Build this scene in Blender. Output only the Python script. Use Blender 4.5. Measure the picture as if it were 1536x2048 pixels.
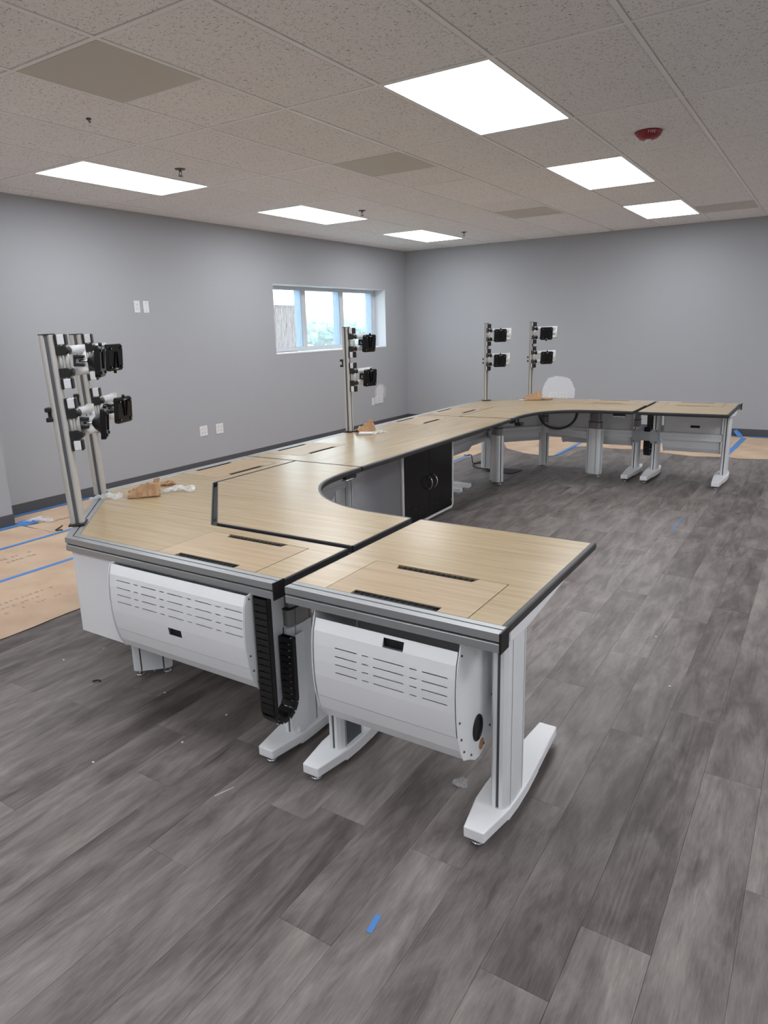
import bpy, bmesh, math, random
from mathutils import Matrix, Vector, noise
random.seed(7)
SC = bpy.context.scene
COL = SC.collection
for _o in list(bpy.data.objects):
    bpy.data.objects.remove(_o)

# ------------------------------------------------------------------ camera
cam_d = bpy.data.cameras.new('camera')
cam = bpy.data.objects.new('camera', cam_d)
COL.objects.link(cam)
SC.camera = cam
CR = Vector((0.8388, 0.5436, -0.0300)); CD = Vector((0.1058, -0.2170, -0.9704)); CF = Vector((-0.5340, 0.8108, -0.2395))
CF.normalize(); CR = (CR - CF * CR.dot(CF)).normalized(); CU = CR.cross(CF)
CP = Vector((5.9517, -10.2710, 1.5250))
mw = Matrix.Identity(4)
for i in range(3):
    mw[i][0] = CR[i]; mw[i][1] = CU[i]; mw[i][2] = -CF[i]; mw[i][3] = CP[i]
cam.matrix_world = mw
cam_d.sensor_fit = 'VERTICAL'
cam_d.sensor_height = 32.0
cam_d.sensor_width = 24.0
cam_d.lens = 1389.12 * 32.0 / 2048.0
cam_d.shift_x = 25.50 / 2048.0
cam_d.shift_y = -23.82 / 2048.0
cam_d.clip_start = 0.05
cam_d.clip_end = 300

# ------------------------------------------------------------------ sky and exposure
W = bpy.data.worlds.new('overcast')
SC.world = W
W.use_nodes = True
_bg = W.node_tree.nodes['Background']
_bg.inputs[0].default_value = (0.78, 0.93, 1.0, 1)
_bg.inputs[1].default_value = 5.0
SC.view_settings.view_transform = 'Standard'
SC.view_settings.look = 'None'
SC.view_settings.exposure = 0.0
SC.view_settings.gamma = 1.0
SC.view_settings.use_curve_mapping = False
LAMP_COLOR = (0.955, 0.975, 1.0, 1)
LAMP_STRENGTH = 13.3

# ------------------------------------------------------------------ materials
def S(h):
    r, g, b = [int(h[i:i + 2], 16) / 255 for i in (0, 2, 4)]
    f = lambda c: c / 12.92 if c <= 0.04045 else ((c + 0.055) / 1.055) ** 2.4
    return (f(r), f(g), f(b), 1)

def mat(name, col, rough=0.5, metal=0.0, spec=0.5, coat=0.0, bump=None):
    m = bpy.data.materials.new(name)
    m.use_nodes = True
    b = m.node_tree.nodes['Principled BSDF']
    b.inputs['Base Color'].default_value = col if not isinstance(col, str) else S(col)
    b.inputs['Roughness'].default_value = rough
    b.inputs['Metallic'].default_value = metal
    b.inputs['Specular IOR Level'].default_value = spec
    b.inputs['Coat Weight'].default_value = coat
    if bump:
        add_bump(m, *bump)
    return m

def nd(m, t, **kw):
    n = m.node_tree.nodes.new(t)
    for k, v in kw.items():
        setattr(n, k, v)
    return n

def lk(m, a, b):
    m.node_tree.links.new(a, b)

def add_bump(m, scale, strength, dist=0.001):
    b = m.node_tree.nodes['Principled BSDF']
    tc = nd(m, 'ShaderNodeTexCoord'); nz = nd(m, 'ShaderNodeTexNoise'); bp = nd(m, 'ShaderNodeBump')
    nz.inputs['Scale'].default_value = scale; nz.inputs['Detail'].default_value = 3
    bp.inputs['Strength'].default_value = strength; bp.inputs['Distance'].default_value = dist
    lk(m, tc.outputs['Object'], nz.inputs['Vector']); lk(m, nz.outputs['Fac'], bp.inputs['Height'])
    lk(m, bp.outputs['Normal'], b.inputs['Normal'])

def ramp(m, stops):
    r = nd(m, 'ShaderNodeValToRGB')
    e = r.color_ramp.elements
    while len(e) > 1:
        e.remove(e[-1])
    e[0].position, e[0].color = stops[0]
    for p, c in stops[1:]:
        x = e.new(p); x.color = c
    return r

def wood_mat(name, stops, axis, rough=0.27):
    m = mat(name, (1, 1, 1, 1), rough)
    b = m.node_tree.nodes['Principled BSDF']
    tc = nd(m, 'ShaderNodeTexCoord'); mp = nd(m, 'ShaderNodeMapping')
    mp.inputs['Scale'].default_value = (1.1, 26, 26) if axis == 'x' else (26, 1.1, 26)
    n1 = nd(m, 'ShaderNodeTexNoise'); n1.inputs['Scale'].default_value = 1.6; n1.inputs['Detail'].default_value = 6
    n1.inputs['Distortion'].default_value = 0.35
    n2 = nd(m, 'ShaderNodeTexNoise'); n2.inputs['Scale'].default_value = 9; n2.inputs['Detail'].default_value = 4
    mx = nd(m, 'ShaderNodeMath', operation='MULTIPLY_ADD'); mx.inputs[1].default_value = 0.35
    r = ramp(m, stops)
    lk(m, tc.outputs['Object'], mp.inputs['Vector']); lk(m, mp.outputs['Vector'], n1.inputs['Vector']); lk(m, mp.outputs['Vector'], n2.inputs['Vector'])
    sc = nd(m, 'ShaderNodeMath', operation='MULTIPLY'); sc.inputs[1].default_value = 0.65
    lk(m, n1.outputs['Fac'], sc.inputs[0]); lk(m, n2.outputs['Fac'], mx.inputs[0]); lk(m, sc.outputs[0], mx.inputs[2])
    lk(m, mx.outputs[0], r.inputs['Fac']); lk(m, r.outputs['Color'], b.inputs['Base Color'])
    return m

M = {}
M['wall'] = mat('wall_paint', 'a2a5aa', 0.75, bump=(180, 0.12))
M['wall_bounce'] = mat('bounce_white_wall', 'ebecee', 0.75)  # unseen walls made whiter than the grey ones to bounce extra light
M['base'] = mat('baseboard_vinyl', '4b4c50', 0.5)
M['grid'] = mat('grid_white', 'e8e8e9', 0.45)
M['plenum'] = mat('plenum_dark', '3a3836', 0.9)
M['white'] = mat('white_powder_coat', 'f2f4f7', 0.38, bump=(900, 0.05))
M['greypanel'] = mat('grey_laminate', 'c6c8cf', 0.5)
M['alu'] = mat('anodized_aluminum', 'a6a9ab', 0.42, 0.55, bump=(400, 0.03))
M['alucol'] = mat('silver_column', 'eceff2', 0.42, 0.08)
M['pole'] = mat('silver_pole', 'c4c2be', 0.38, 0.35)
M['darksteel'] = mat('dark_inner_tube', '959493', 0.4, 0.3)
M['groove'] = mat('groove_dark', '1d1e20', 0.6)
M['edge'] = mat('edge_band_charcoal', '302f31', 0.45)
M['black'] = mat('black_plastic', '141416', 0.5)
M['gloss'] = mat('black_gloss', '09090b', 0.27, spec=0.35)
M['brush'] = mat('black_brush', '0d0d0e', 0.9, bump=(500, 0.6, 0.004))
M['chrome'] = mat('chrome', 'cfd1d3', 0.18, 0.95)
M['rubber'] = mat('rubber', '1b1b1c', 0.7)
M['outlet'] = mat('outlet_white', 'd9dbde', 0.4)
M['slot'] = mat('slot_grey', '55565a', 0.6)
M['red'] = mat('alarm_red', '84202f', 0.35)
M['letter'] = mat('letter_white', 'c9b3b6', 0.5)
M['lens'] = mat('strobe_lens', 'd9dadb', 0.1, 0.2)
M['kraft'] = mat('kraft_paper_bag', 'ad8a68', 0.85, bump=(60, 0.3))
M['primer'] = mat('primer_white', 'd0d3da', 0.8)
M['tape'] = mat('blue_tape', '4b82c6', 0.6)
M['frame'] = mat('window_frame_white', 'c4c7cc', 0.45)
M['sticker'] = mat('orange_sticker', 'b98a5c', 0.5)
M['infill'] = mat('dark_infill', '5b5f66', 0.45)
M['hose'] = mat('hose_grey', '3a3b3e', 0.55)
M['rust'] = mat('rusty_brown', '62453f', 0.8, bump=(3, 0.4, 0.02))
M['fin'] = mat('pale_blue_fin', '7187a8', 0.6)
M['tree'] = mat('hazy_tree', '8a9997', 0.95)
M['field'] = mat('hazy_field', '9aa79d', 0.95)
WST = [(0.30, S('988464')), (0.45, S('a4906f')), (0.56, S('ab9777')), (0.72, S('b4a181'))]
M['woodx'] = wood_mat('maple_laminate_x', WST, 'x')
M['woody'] = wood_mat('maple_laminate_y', WST, 'y')
LST = [(0.30, S('9a8365')), (0.47, S('a68f70')), (0.6, S('ae9778')), (0.75, S('b6a182'))]
M['lidx'] = wood_mat('lid_laminate_x', LST, 'x', 0.36)
M['lidy'] = wood_mat('lid_laminate_y', LST, 'y', 0.36)

def ceiling_mat():
    m = mat('fissured_tile', 'b9afa8', 0.9)
    b = m.node_tree.nodes['Principled BSDF']
    tc = nd(m, 'ShaderNodeTexCoord'); n1 = nd(m, 'ShaderNodeTexNoise'); n1.inputs['Scale'].default_value = 75
    n1.inputs['Detail'].default_value = 2.5; n1.inputs['Distortion'].default_value = 1.6
    r = ramp(m, [(0.33, S('979698')), (0.41, S('ebebed')), (1.0, S('ebebed'))])
    lk(m, tc.outputs['Object'], n1.inputs['Vector']); lk(m, n1.outputs['Fac'], r.inputs['Fac'])
    oi = nd(m, 'ShaderNodeObjectInfo'); hs = nd(m, 'ShaderNodeMixRGB', blend_type='MULTIPLY')
    r2 = ramp(m, [(0.0, (0.95, 0.95, 0.95, 1)), (1.0, (1, 1, 1, 1))])
    lk(m, oi.outputs['Random'], r2.inputs['Fac'])
    hs.inputs['Fac'].default_value = 1
    lk(m, r.outputs['Color'], hs.inputs['Color1']); lk(m, r2.outputs['Color'], hs.inputs['Color2'])
    lk(m, hs.outputs['Color'], b.inputs['Base Color'])
    bp = nd(m, 'ShaderNodeBump'); bp.inputs['Strength'].default_value = 0.35; bp.inputs['Distance'].default_value = 0.002
    lk(m, n1.outputs['Fac'], bp.inputs['Height']); lk(m, bp.outputs['Normal'], b.inputs['Normal'])
    return m
M['tile'] = ceiling_mat()

def plank_mat():
    m = mat('vinyl_plank', (0.1, 0.1, 0.1, 1), 0.42)
    b = m.node_tree.nodes['Principled BSDF']
    tc = nd(m, 'ShaderNodeTexCoord'); oi = nd(m, 'ShaderNodeObjectInfo')
    off = nd(m, 'ShaderNodeVectorMath', operation='SCALE'); off.inputs['Scale'].default_value = 37.0
    cmb = nd(m, 'ShaderNodeCombineXYZ')
    lk(m, oi.outputs['Random'], cmb.inputs['X']); lk(m, oi.outputs['Random'], cmb.inputs['Y']); lk(m, oi.outputs['Random'], cmb.inputs['Z'])
    lk(m, cmb.outputs[0], off.inputs[0])
    add = nd(m, 'ShaderNodeVectorMath', operation='ADD')
    lk(m, tc.outputs['Object'], add.inputs[0]); lk(m, off.outputs[0], add.inputs[1])
    mp = nd(m, 'ShaderNodeMapping'); mp.inputs['Scale'].default_value = (5.5, 1.4, 1)
    lk(m, add.outputs[0], mp.inputs['Vector'])
    n1 = nd(m, 'ShaderNodeTexNoise'); n1.inputs['Scale'].default_value = 2.2; n1.inputs['Detail'].default_value = 8; n1.inputs['Distortion'].default_value = 0.4
    n1.inputs['Roughness'].default_value = 0.62
    lk(m, mp.outputs[0], n1.inputs['Vector'])
    mp2 = nd(m, 'ShaderNodeMapping'); mp2.inputs['Scale'].default_value = (170, 11, 1)
    lk(m, add.outputs[0], mp2.inputs['Vector'])
    n2 = nd(m, 'ShaderNodeTexNoise'); n2.inputs['Scale'].default_value = 1.4; n2.inputs['Detail'].default_value = 4
    lk(m, mp2.outputs[0], n2.inputs['Vector'])
    # cathedral grain: distorted rings
    mp3 = nd(m, 'ShaderNodeMapping'); mp3.inputs['Scale'].default_value = (7, 0.55, 1)
    lk(m, add.outputs[0], mp3.inputs['Vector'])
    n3 = nd(m, 'ShaderNodeTexNoise'); n3.inputs['Scale'].default_value = 1.3; n3.inputs['Detail'].default_value = 1
    lk(m, mp3.outputs[0], n3.inputs['Vector'])
    rg = nd(m, 'ShaderNodeMath', operation='MULTIPLY'); rg.inputs[1].default_value = 60
    lk(m, n3.outputs['Fac'], rg.inputs[0])
    sn = nd(m, 'ShaderNodeMath', operation='SINE'); lk(m, rg.outputs[0], sn.inputs[0])
    # combine
    a1 = nd(m, 'ShaderNodeMath', operation='MULTIPLY_ADD'); a1.inputs[1].default_value = 0.30
    lk(m, n2.outputs['Fac'], a1.inputs[0]); lk(m, n1.outputs['Fac'], a1.inputs[2])
    n4 = nd(m, 'ShaderNodeTexNoise'); n4.inputs['Scale'].default_value = 1.1; n4.inputs['Detail'].default_value = 1
    lk(m, mp3.outputs[0], n4.inputs['Vector'])
    mk = nd(m, 'ShaderNodeMapRange'); mk.inputs['From Min'].default_value = 0.5; mk.inputs['From Max'].default_value = 0.62; mk.inputs['To Max'].default_value = 0.045; mk.inputs['To Min'].default_value = 0.004
    lk(m, n4.outputs['Fac'], mk.inputs['Value'])
    sm_ = nd(m, 'ShaderNodeMath', operation='MULTIPLY'); lk(m, sn.outputs[0], sm_.inputs[0]); lk(m, mk.outputs[0], sm_.inputs[1])
    # dark cracks and knots
    mp5 = nd(m, 'ShaderNodeMapping'); mp5.inputs['Scale'].default_value = (16, 1.6, 1)
    lk(m, add.outputs[0], mp5.inputs['Vector'])
    n5 = nd(m, 'ShaderNodeTexNoise'); n5.inputs['Scale'].default_value = 1.0; n5.inputs['Detail'].default_value = 5; n5.inputs['Distortion'].default_value = 0.9
    lk(m, mp5.outputs[0], n5.inputs['Vector'])
    ck = nd(m, 'ShaderNodeMapRange'); ck.inputs['From Min'].default_value = 0.36; ck.inputs['From Max'].default_value = 0.27; ck.inputs['To Min'].default_value = 0.0; ck.inputs['To Max'].default_value = -0.16
    lk(m, n5.outputs['Fac'], ck.inputs['Value'])
    a15 = nd(m, 'ShaderNodeMath', operation='ADD'); lk(m, a1.outputs[0], a15.inputs[0]); lk(m, ck.outputs[0], a15.inputs[1])
    a2 = nd(m, 'ShaderNodeMath', operation='ADD')
    lk(m, sm_.outputs[0], a2.inputs[0]); lk(m, a15.outputs[0], a2.inputs[1])
    pr = nd(m, 'ShaderNodeMath', operation='MULTIPLY_ADD'); pr.inputs[1].default_value = 0.17
    lk(m, oi.outputs['Random'], pr.inputs[0]); lk(m, a2.outputs[0], pr.inputs[2])
    r = ramp(m, [(0.40, S('3b3534')), (0.58, S('574f4d')), (0.72, S('6b6462')), (0.88, S('807976')), (1.0, S('8f8986'))])
    lk(m, pr.outputs[0], r.inputs['Fac']); lk(m, r.outputs['Color'], b.inputs['Base Color'])
    rr = nd(m, 'ShaderNodeMath', operation='MULTIPLY_ADD'); rr.inputs[1].default_value = 0.2; rr.inputs[2].default_value = 0.36
    lk(m, n2.outputs['Fac'], rr.inputs[0]); lk(m, rr.outputs[0], b.inputs['Roughness'])
    bp = nd(m, 'ShaderNodeBump'); bp.inputs['Strength'].default_value = 0.12; bp.inputs['Distance'].default_value = 0.001
    lk(m, n2.outputs['Fac'], bp.inputs['Height']); lk(m, bp.outputs['Normal'], b.inputs['Normal'])
    return m
M['plank'] = plank_mat()

def paper_mat():
    m = mat('kraft_floor_paper', 'b69d85', 0.85)
    b = m.node_tree.nodes['Principled BSDF']
    tc = nd(m, 'ShaderNodeTexCoord')
    n1 = nd(m, 'ShaderNodeTexNoise'); n1.inputs['Scale'].default_value = 3; n1.inputs['Detail'].default_value = 5
    r = ramp(m, [(0.35, S('b59b84')), (0.55, S('c0a890')), (0.75, S('c9b39d'))])
    lk(m, tc.outputs['Object'], n1.inputs['Vector']); lk(m, n1.outputs['Fac'], r.inputs['Fac'])
    # scuffs and faint worn print
    mp = nd(m, 'ShaderNodeMapping'); mp.inputs['Scale'].default_value = (9, 3.2, 1)
    n2 = nd(m, 'ShaderNodeTexNoise'); n2.inputs['Scale'].default_value = 3.2; n2.inputs['Detail'].default_value = 6; n2.inputs['Roughness'].default_value = 0.75
    lk(m, tc.outputs['Object'], mp.inputs['Vector']); lk(m, mp.outputs[0], n2.inputs['Vector'])
    r2 = ramp(m, [(0.63, (1, 1, 1, 1)), (0.72, (0.55, 0.53, 0.52, 1))])
    lk(m, n2.outputs['Fac'], r2.inputs['Fac'])
    mx = nd(m, 'ShaderNodeMixRGB', blend_type='MULTIPLY'); mx.inputs['Fac'].default_value = 0.8
    lk(m, r.outputs['Color'], mx.inputs['Color1']); lk(m, r2.outputs['Color'], mx.inputs['Color2'])
    lk(m, mx.outputs['Color'], b.inputs['Base Color'])
    bp = nd(m, 'ShaderNodeBump'); bp.inputs['Strength'].default_value = 0.4; bp.inputs['Distance'].default_value = 0.01
    lk(m, n1.outputs['Fac'], bp.inputs['Height']); lk(m, bp.outputs['Normal'], b.inputs['Normal'])
    return m
M['paper'] = paper_mat()
M['print'] = mat('worn_print', '9c8b7d', 0.85)

def clear_mat():
    m = mat('clear_plastic_film', 'e8ecef', 0.12)
    nt = m.node_tree; b = nt.nodes['Principled BSDF']; out = nt.nodes['Material Output']
    tr = nd(m, 'ShaderNodeBsdfTransparent'); mx = nd(m, 'ShaderNodeMixShader'); mx.inputs[0].default_value = 0.45
    lk(m, tr.outputs[0], mx.inputs[1]); lk(m, b.outputs[0], mx.inputs[2]); lk(m, mx.outputs[0], out.inputs['Surface'])
    return m
M['film'] = clear_mat()

def glass_mat():
    m = mat('wet_window_glass', 'dfeaf0', 0.05)
    nt = m.node_tree; b = nt.nodes['Principled BSDF']; out = nt.nodes['Material Output']
    tc = nd(m, 'ShaderNodeTexCoord'); mp = nd(m, 'ShaderNodeMapping'); mp.inputs['Scale'].default_value = (60, 60, 7)
    n = nd(m, 'ShaderNodeTexNoise'); n.inputs['Scale'].default_value = 1.5; n.inputs['Detail'].default_value = 4
    lk(m, tc.outputs['Object'], mp.inputs['Vector']); lk(m, mp.outputs[0], n.inputs['Vector'])
    r = ramp(m, [(0.35, (0.03, 0.03, 0.03, 1)), (0.75, (0.24, 0.24, 0.24, 1))])
    lk(m, n.outputs['Fac'], r.inputs['Fac'])
    tr = nd(m, 'ShaderNodeBsdfTransparent'); tl = nd(m, 'ShaderNodeBsdfTranslucent'); tl.inputs[0].default_value = (0.86, 0.93, 0.97, 1)
    gl = nd(m, 'ShaderNodeBsdfGlossy'); gl.inputs['Roughness'].default_value = 0.05
    m1 = nd(m, 'ShaderNodeMixShader'); m2 = nd(m, 'ShaderNodeMixShader'); m2.inputs[0].default_value = 0.06
    lk(m, r.outputs['Color'], m1.inputs[0]); lk(m, tr.outputs[0], m1.inputs[1]); lk(m, tl.outputs[0], m1.inputs[2])
    lk(m, m1.outputs[0], m2.inputs[1]); lk(m, gl.outputs[0], m2.inputs[2]); lk(m, m2.outputs[0], out.inputs['Surface'])
    nt.nodes.remove(b)
    return m
M['glass'] = glass_mat()

def perforated_mat():
    m = mat('perforated_sheet', 'cfccc6', 0.6)
    nt = m.node_tree; b = nt.nodes['Principled BSDF']; out = nt.nodes['Material Output']
    tc = nd(m, 'ShaderNodeTexCoord')
    vo = nd(m, 'ShaderNodeTexVoronoi'); vo.inputs['Scale'].default_value = 170; vo.inputs['Randomness'].default_value = 0
    lk(m, tc.outputs['Object'], vo.inputs['Vector'])
    lt = nd(m, 'ShaderNodeMath', operation='LESS_THAN'); lt.inputs[1].default_value = 0.27
    lk(m, vo.outputs['Distance'], lt.inputs[0])
    tr = nd(m, 'ShaderNodeBsdfTransparent'); mx = nd(m, 'ShaderNodeMixShader')
    lk(m, lt.outputs[0], mx.inputs[0]); lk(m, b.outputs[0], mx.inputs[1]); lk(m, tr.outputs[0], mx.inputs[2]); lk(m, mx.outputs[0], out.inputs['Surface'])
    return m
M['perf'] = perforated_mat()

def lamp_mat():
    m = bpy.data.materials.new('led_diffuser'); m.use_nodes = True
    nt = m.node_tree; nt.nodes.remove(nt.nodes['Principled BSDF'])
    e = nd(m, 'ShaderNodeEmission'); e.inputs[0].default_value = LAMP_COLOR; e.inputs[1].default_value = LAMP_STRENGTH
    lk(m, e.outputs[0], nt.nodes['Material Output'].inputs['Surface'])
    return m
M['lamp'] = lamp_mat()

# ------------------------------------------------------------------ mesh helpers
class MB:
    def __init__(s, T=None):
        s.v = []; s.f = []; s.T = T or Matrix.Identity(4); s.mi = []; s.cur = 0; s.sm = []; s.smooth = False
    def add(s, vs, fs):
        n = len(s.v)
        s.v += [s.T @ Vector(p) for p in vs]
        for f in fs:
            s.f.append([i + n for i in f]); s.mi.append(s.cur); s.sm.append(s.smooth)
        return s
    def box(s, x0, x1, y0, y1, z0, z1):
        return s.add([(x0, y0, z0), (x1, y0, z0), (x1, y1, z0), (x0, y1, z0), (x0, y0, z1), (x1, y0, z1), (x1, y1, z1), (x0, y1, z1)],
                     [(0, 3, 2, 1), (4, 5, 6, 7), (0, 1, 5, 4), (1, 2, 6, 5), (2, 3, 7, 6), (3, 0, 4, 7)])
    def prism(s, poly, z0, z1, axis='z'):
        n = len(poly)
        if sum(poly[i][0] * poly[(i + 1) % n][1] - poly[(i + 1) % n][0] * poly[i][1] for i in range(n)) < 0:
            poly = poly[::-1]
        def P(a, b, c):
            if axis == 'z': return (a, b, c)
            if axis == 'x': return (c, a, b)      # poly in (y,z), extruded along x
            return (b, c, a)                      # poly in (z,x), extruded along y
        vs = [P(a, b, z0) for a, b in poly] + [P(a, b, z1) for a, b in poly]
        fs = [tuple(range(n - 1, -1, -1)), tuple(range(n, 2 * n))] + [(i, (i + 1) % n, n + (i + 1) % n, n + i) for i in range(n)]
        return s.add(vs, fs)
    def cyl(s, p0, p1, r0, r1=None, n=16, cap=True):
        p0 = Vector(p0); p1 = Vector(p1); r1 = r0 if r1 is None else r1
        d = (p1 - p0).normalized(); a = d.orthogonal().normalized(); b = d.cross(a)
        vs = []
        for p, r in ((p0, r0), (p1, r1)):
            vs += [p + (a * math.cos(t) + b * math.sin(t)) * r for t in [2 * math.pi * i / n for i in range(n)]]
        s.smooth = True
        s.add(vs, [(i, (i + 1) % n, n + (i + 1) % n, n + i) for i in range(n)])
        s.smooth = False
        if cap:
            s.add(vs, [tuple(range(n - 1, -1, -1)), tuple(range(n, 2 * n))])
        return s
    def lathe(s, prof, n=24, c=(0, 0)):
        vs = []; k = len(prof)
        for i in range(n):
            t = 2 * math.pi * i / n
            vs += [(c[0] + r * math.cos(t), c[1] + r * math.sin(t), z) for r, z in prof]
        s.smooth = True
        s.add(vs, [(i * k + j, ((i + 1) % n) * k + j, ((i + 1) % n) * k + j + 1, i * k + j + 1) for i in range(n) for j in range(k - 1)])
        s.smooth = False
        return s
    def tube(s, path, r, n=8, closed=False):
        path = [Vector(p) for p in path]; k = len(path); vs = []
        up = None
        for i, p in enumerate(path):
            a = path[(i - 1) % k] if closed or i > 0 else p
            b = path[(i + 1) % k] if closed or i < k - 1 else p
            d = (b - a).normalized()
            if up is None: up = d.orthogonal().normalized()
            up = (up - d * up.dot(d)).normalized(); w = d.cross(up)
            vs += [p + (up * math.cos(t) + w * math.sin(t)) * r for t in [2 * math.pi * j / n for j in range(n)]]
        s.smooth = True
        m = k if closed else k - 1
        s.add(vs, [(i * n + j, i * n + (j + 1) % n, ((i + 1) % k) * n + (j + 1) % n, ((i + 1) % k) * n + j) for i in range(m) for j in range(n)])
        s.smooth = False
        if not closed:
            s.add(vs, [tuple(range(n - 1, -1, -1)), tuple(range((k - 1) * n, k * n))])
        return s
    def sweep(s, path, prof, closed_prof=True):
        """path: list of (x,y), walking with the outside on the right hand; prof: (outward, z)"""
        k = len(path); vs = []
        for i, p in enumerate(path):
            p = Vector(p)
            t0 = (p - Vector(path[i - 1])).normalized() if i > 0 else None
            t1 = (Vector(path[i + 1]) - p).normalized() if i < k - 1 else None
            if t0 is None: t0 = t1
            if t1 is None: t1 = t0
            n0 = Vector((t0.y, -t0.x)); n1 = Vector((t1.y, -t1.x))
            m_ = (n0 + n1); m_ = m_ / max(0.2, m_.dot(n0))
            vs += [(p.x + m_.x * o, p.y + m_.y * o, z) for o, z in prof]
        q = len(prof); r = q if closed_prof else q - 1
        s.add(vs, [(i * q + j, (i + 1) * q + j, (i + 1) * q + (j + 1) % q, i * q + (j + 1) % q) for i in range(k - 1) for j in range(r)])
        if closed_prof:
            s.add(vs, [tuple(range(q)), tuple(range((k - 1) * q + q - 1, (k - 1) * q - 1, -1))])
        return s
    def build(s, name, mats, parent=None, bevel=0.0, loc=None, solid=0.0):
        if not isinstance(mats, (list, tuple)): mats = [mats]
        off = Vector((0, 0, 0))
        if loc is not None: off = Vector(loc)
        elif parent is not None:
            p = parent
            while p is not None:
                off = off + p.location; p = p.parent
        me = bpy.data.meshes.new(name)
        me.from_pydata([tuple(v - off) for v in s.v], [], s.f)
        for m in mats: me.materials.append(m)
        for i, p in enumerate(me.polygons):
            p.material_index = s.mi[i]; p.use_smooth = s.sm[i]
        bm = bmesh.new(); bm.from_mesh(me)
        bmesh.ops.remove_doubles(bm, verts=bm.verts, dist=1e-6)
        bmesh.ops.recalc_face_normals(bm, faces=bm.faces)
        bm.to_mesh(me); bm.free(); me.update()
        o = bpy.data.objects.new(name, me)
        if loc is not None: o.location = off
        COL.objects.link(o)
        if parent is not None: o.parent = parent
        if solid:
            md = o.modifiers.new('thickness', 'SOLIDIFY'); md.thickness = solid; md.offset = 0
        if bevel:
            md = o.modifiers.new('bevel', 'BEVEL'); md.width = bevel; md.segments = 2; md.limit_method = 'ANGLE'; md.angle_limit = 0.6
        return o

def thing(name, label, cat, loc=(0, 0, 0), group=None):
    o = bpy.data.objects.new(name, None); o.location = loc; o.empty_display_size = 0.1
    COL.objects.link(o); o['label'] = label; o['category'] = cat
    if group: o['group'] = group
    return o

def tag(o, label, cat, group=None):
    o['label'] = label; o['category'] = cat
    if group: o['group'] = group
    return o

def struct(o):
    o['kind'] = 'structure'; return o

def rot(x, y, a, z=0):
    return Matrix.Translation((x, y, z)) @ Matrix.Rotation(a, 4, 'Z')

# ------------------------------------------------------------------ room shell
H = 2.719; RX = 9.3; RY = -13.2          # ceiling height, right wall, wall behind the camera
WY0, WY1, WZ0, WZ1 = -3.327, -0.665, 1.250, 2.107
TH = 0.27
b = MB()
b.box(-TH, 0, RY - .1, WY0, -.1, H + .3); b.box(-TH, 0, WY1, TH, -.1, H + .3)
b.box(-TH, 0, WY0, WY1, -.1, WZ0); b.box(-TH, 0, WY0, WY1, WZ1, H + .3)
wall_left = struct(b.build('wall_left', M['wall']))
wall_back = struct(MB().box(0, RX + .1, 0, .2, -.1, H + .3).build('wall_back', M['wall']))
struct(MB().box(RX, RX + .2, RY, 0, -.1, H + .3).build('wall_right', M['wall_bounce']))
struct(MB().box(0, RX + .2, RY - .2, RY, -.1, H + .3).build('wall_front', M['wall_bounce']))
struct(MB().box(0, .30, RY, -7.19, 0, H + .02).build('wall_corner', M['wall']))
def baseb(name, x0, x1, y0, y1):
    return struct(MB().box(x0, x1, y0, y1, 0, .1).build(name, M['base'], bevel=.003))
baseb('baseboard_left', 0, .006, -7.19, 0); baseb('baseboard_back', .006, RX, -.006, 0)
baseb('baseboard_corner', .30, .306, RY, -7.184); baseb('baseboard_return', .006, .306, -7.19, -7.184)
baseb('baseboard_right', RX - .006, RX, RY, -.006); baseb('baseboard_front', .306, RX - .006, RY, RY + .006)

# floor with single planks
floor = struct(MB().box(-.1, RX + .1, RY - .1, .1, -.12, -.0035).build('floor', M['groove']))
PW, PL = 0.1735, 1.21
JOINT = {-9: -8.728, -7: -9.261, -5: -8.912, -3: -9.142, 0: -9.137, 1: -8.734, 2: -7.118, 3: -8.996, 4: -8.747}
pl = []
c = int(-4.867 / PW) - 1
while 4.867 + c * PW < RX:
    x0 = max(0.0, 4.867 + c * PW); x1 = min(RX, 4.867 + (c + 1) * PW)
    rj = random.Random(c * 13 + 5)
    j0 = JOINT.get(c, -9 + rj.random() * PL)
    k = math.floor((RY - j0) / PL)
    while j0 + k * PL < 0:
        y0 = max(RY, j0 + k * PL); y1 = min(0.0, j0 + (k + 1) * PL); k += 1
        if x1 - x0 > .004 and y1 - y0 > .004:
            pl.append((x0, x1, y0, y1))
    c += 1
def seen_size(p):
    cx, cy = (p[0] + p[1]) / 2, (p[2] + p[3]) / 2
    d = Vector((cx, cy, 0)) - CP; z = d.dot(CF)
    if z < .3: return -1
    u = d.dot(CR) / z; w = d.dot(CU) / z
    if abs(u) > .75 or abs(w) > .95: return -1
    return (p[1] - p[0]) * (p[3] - p[2]) / (z ** 3)
pl.sort(key=seen_size, reverse=True)
plank_mesh = {}
rest = MB()
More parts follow.
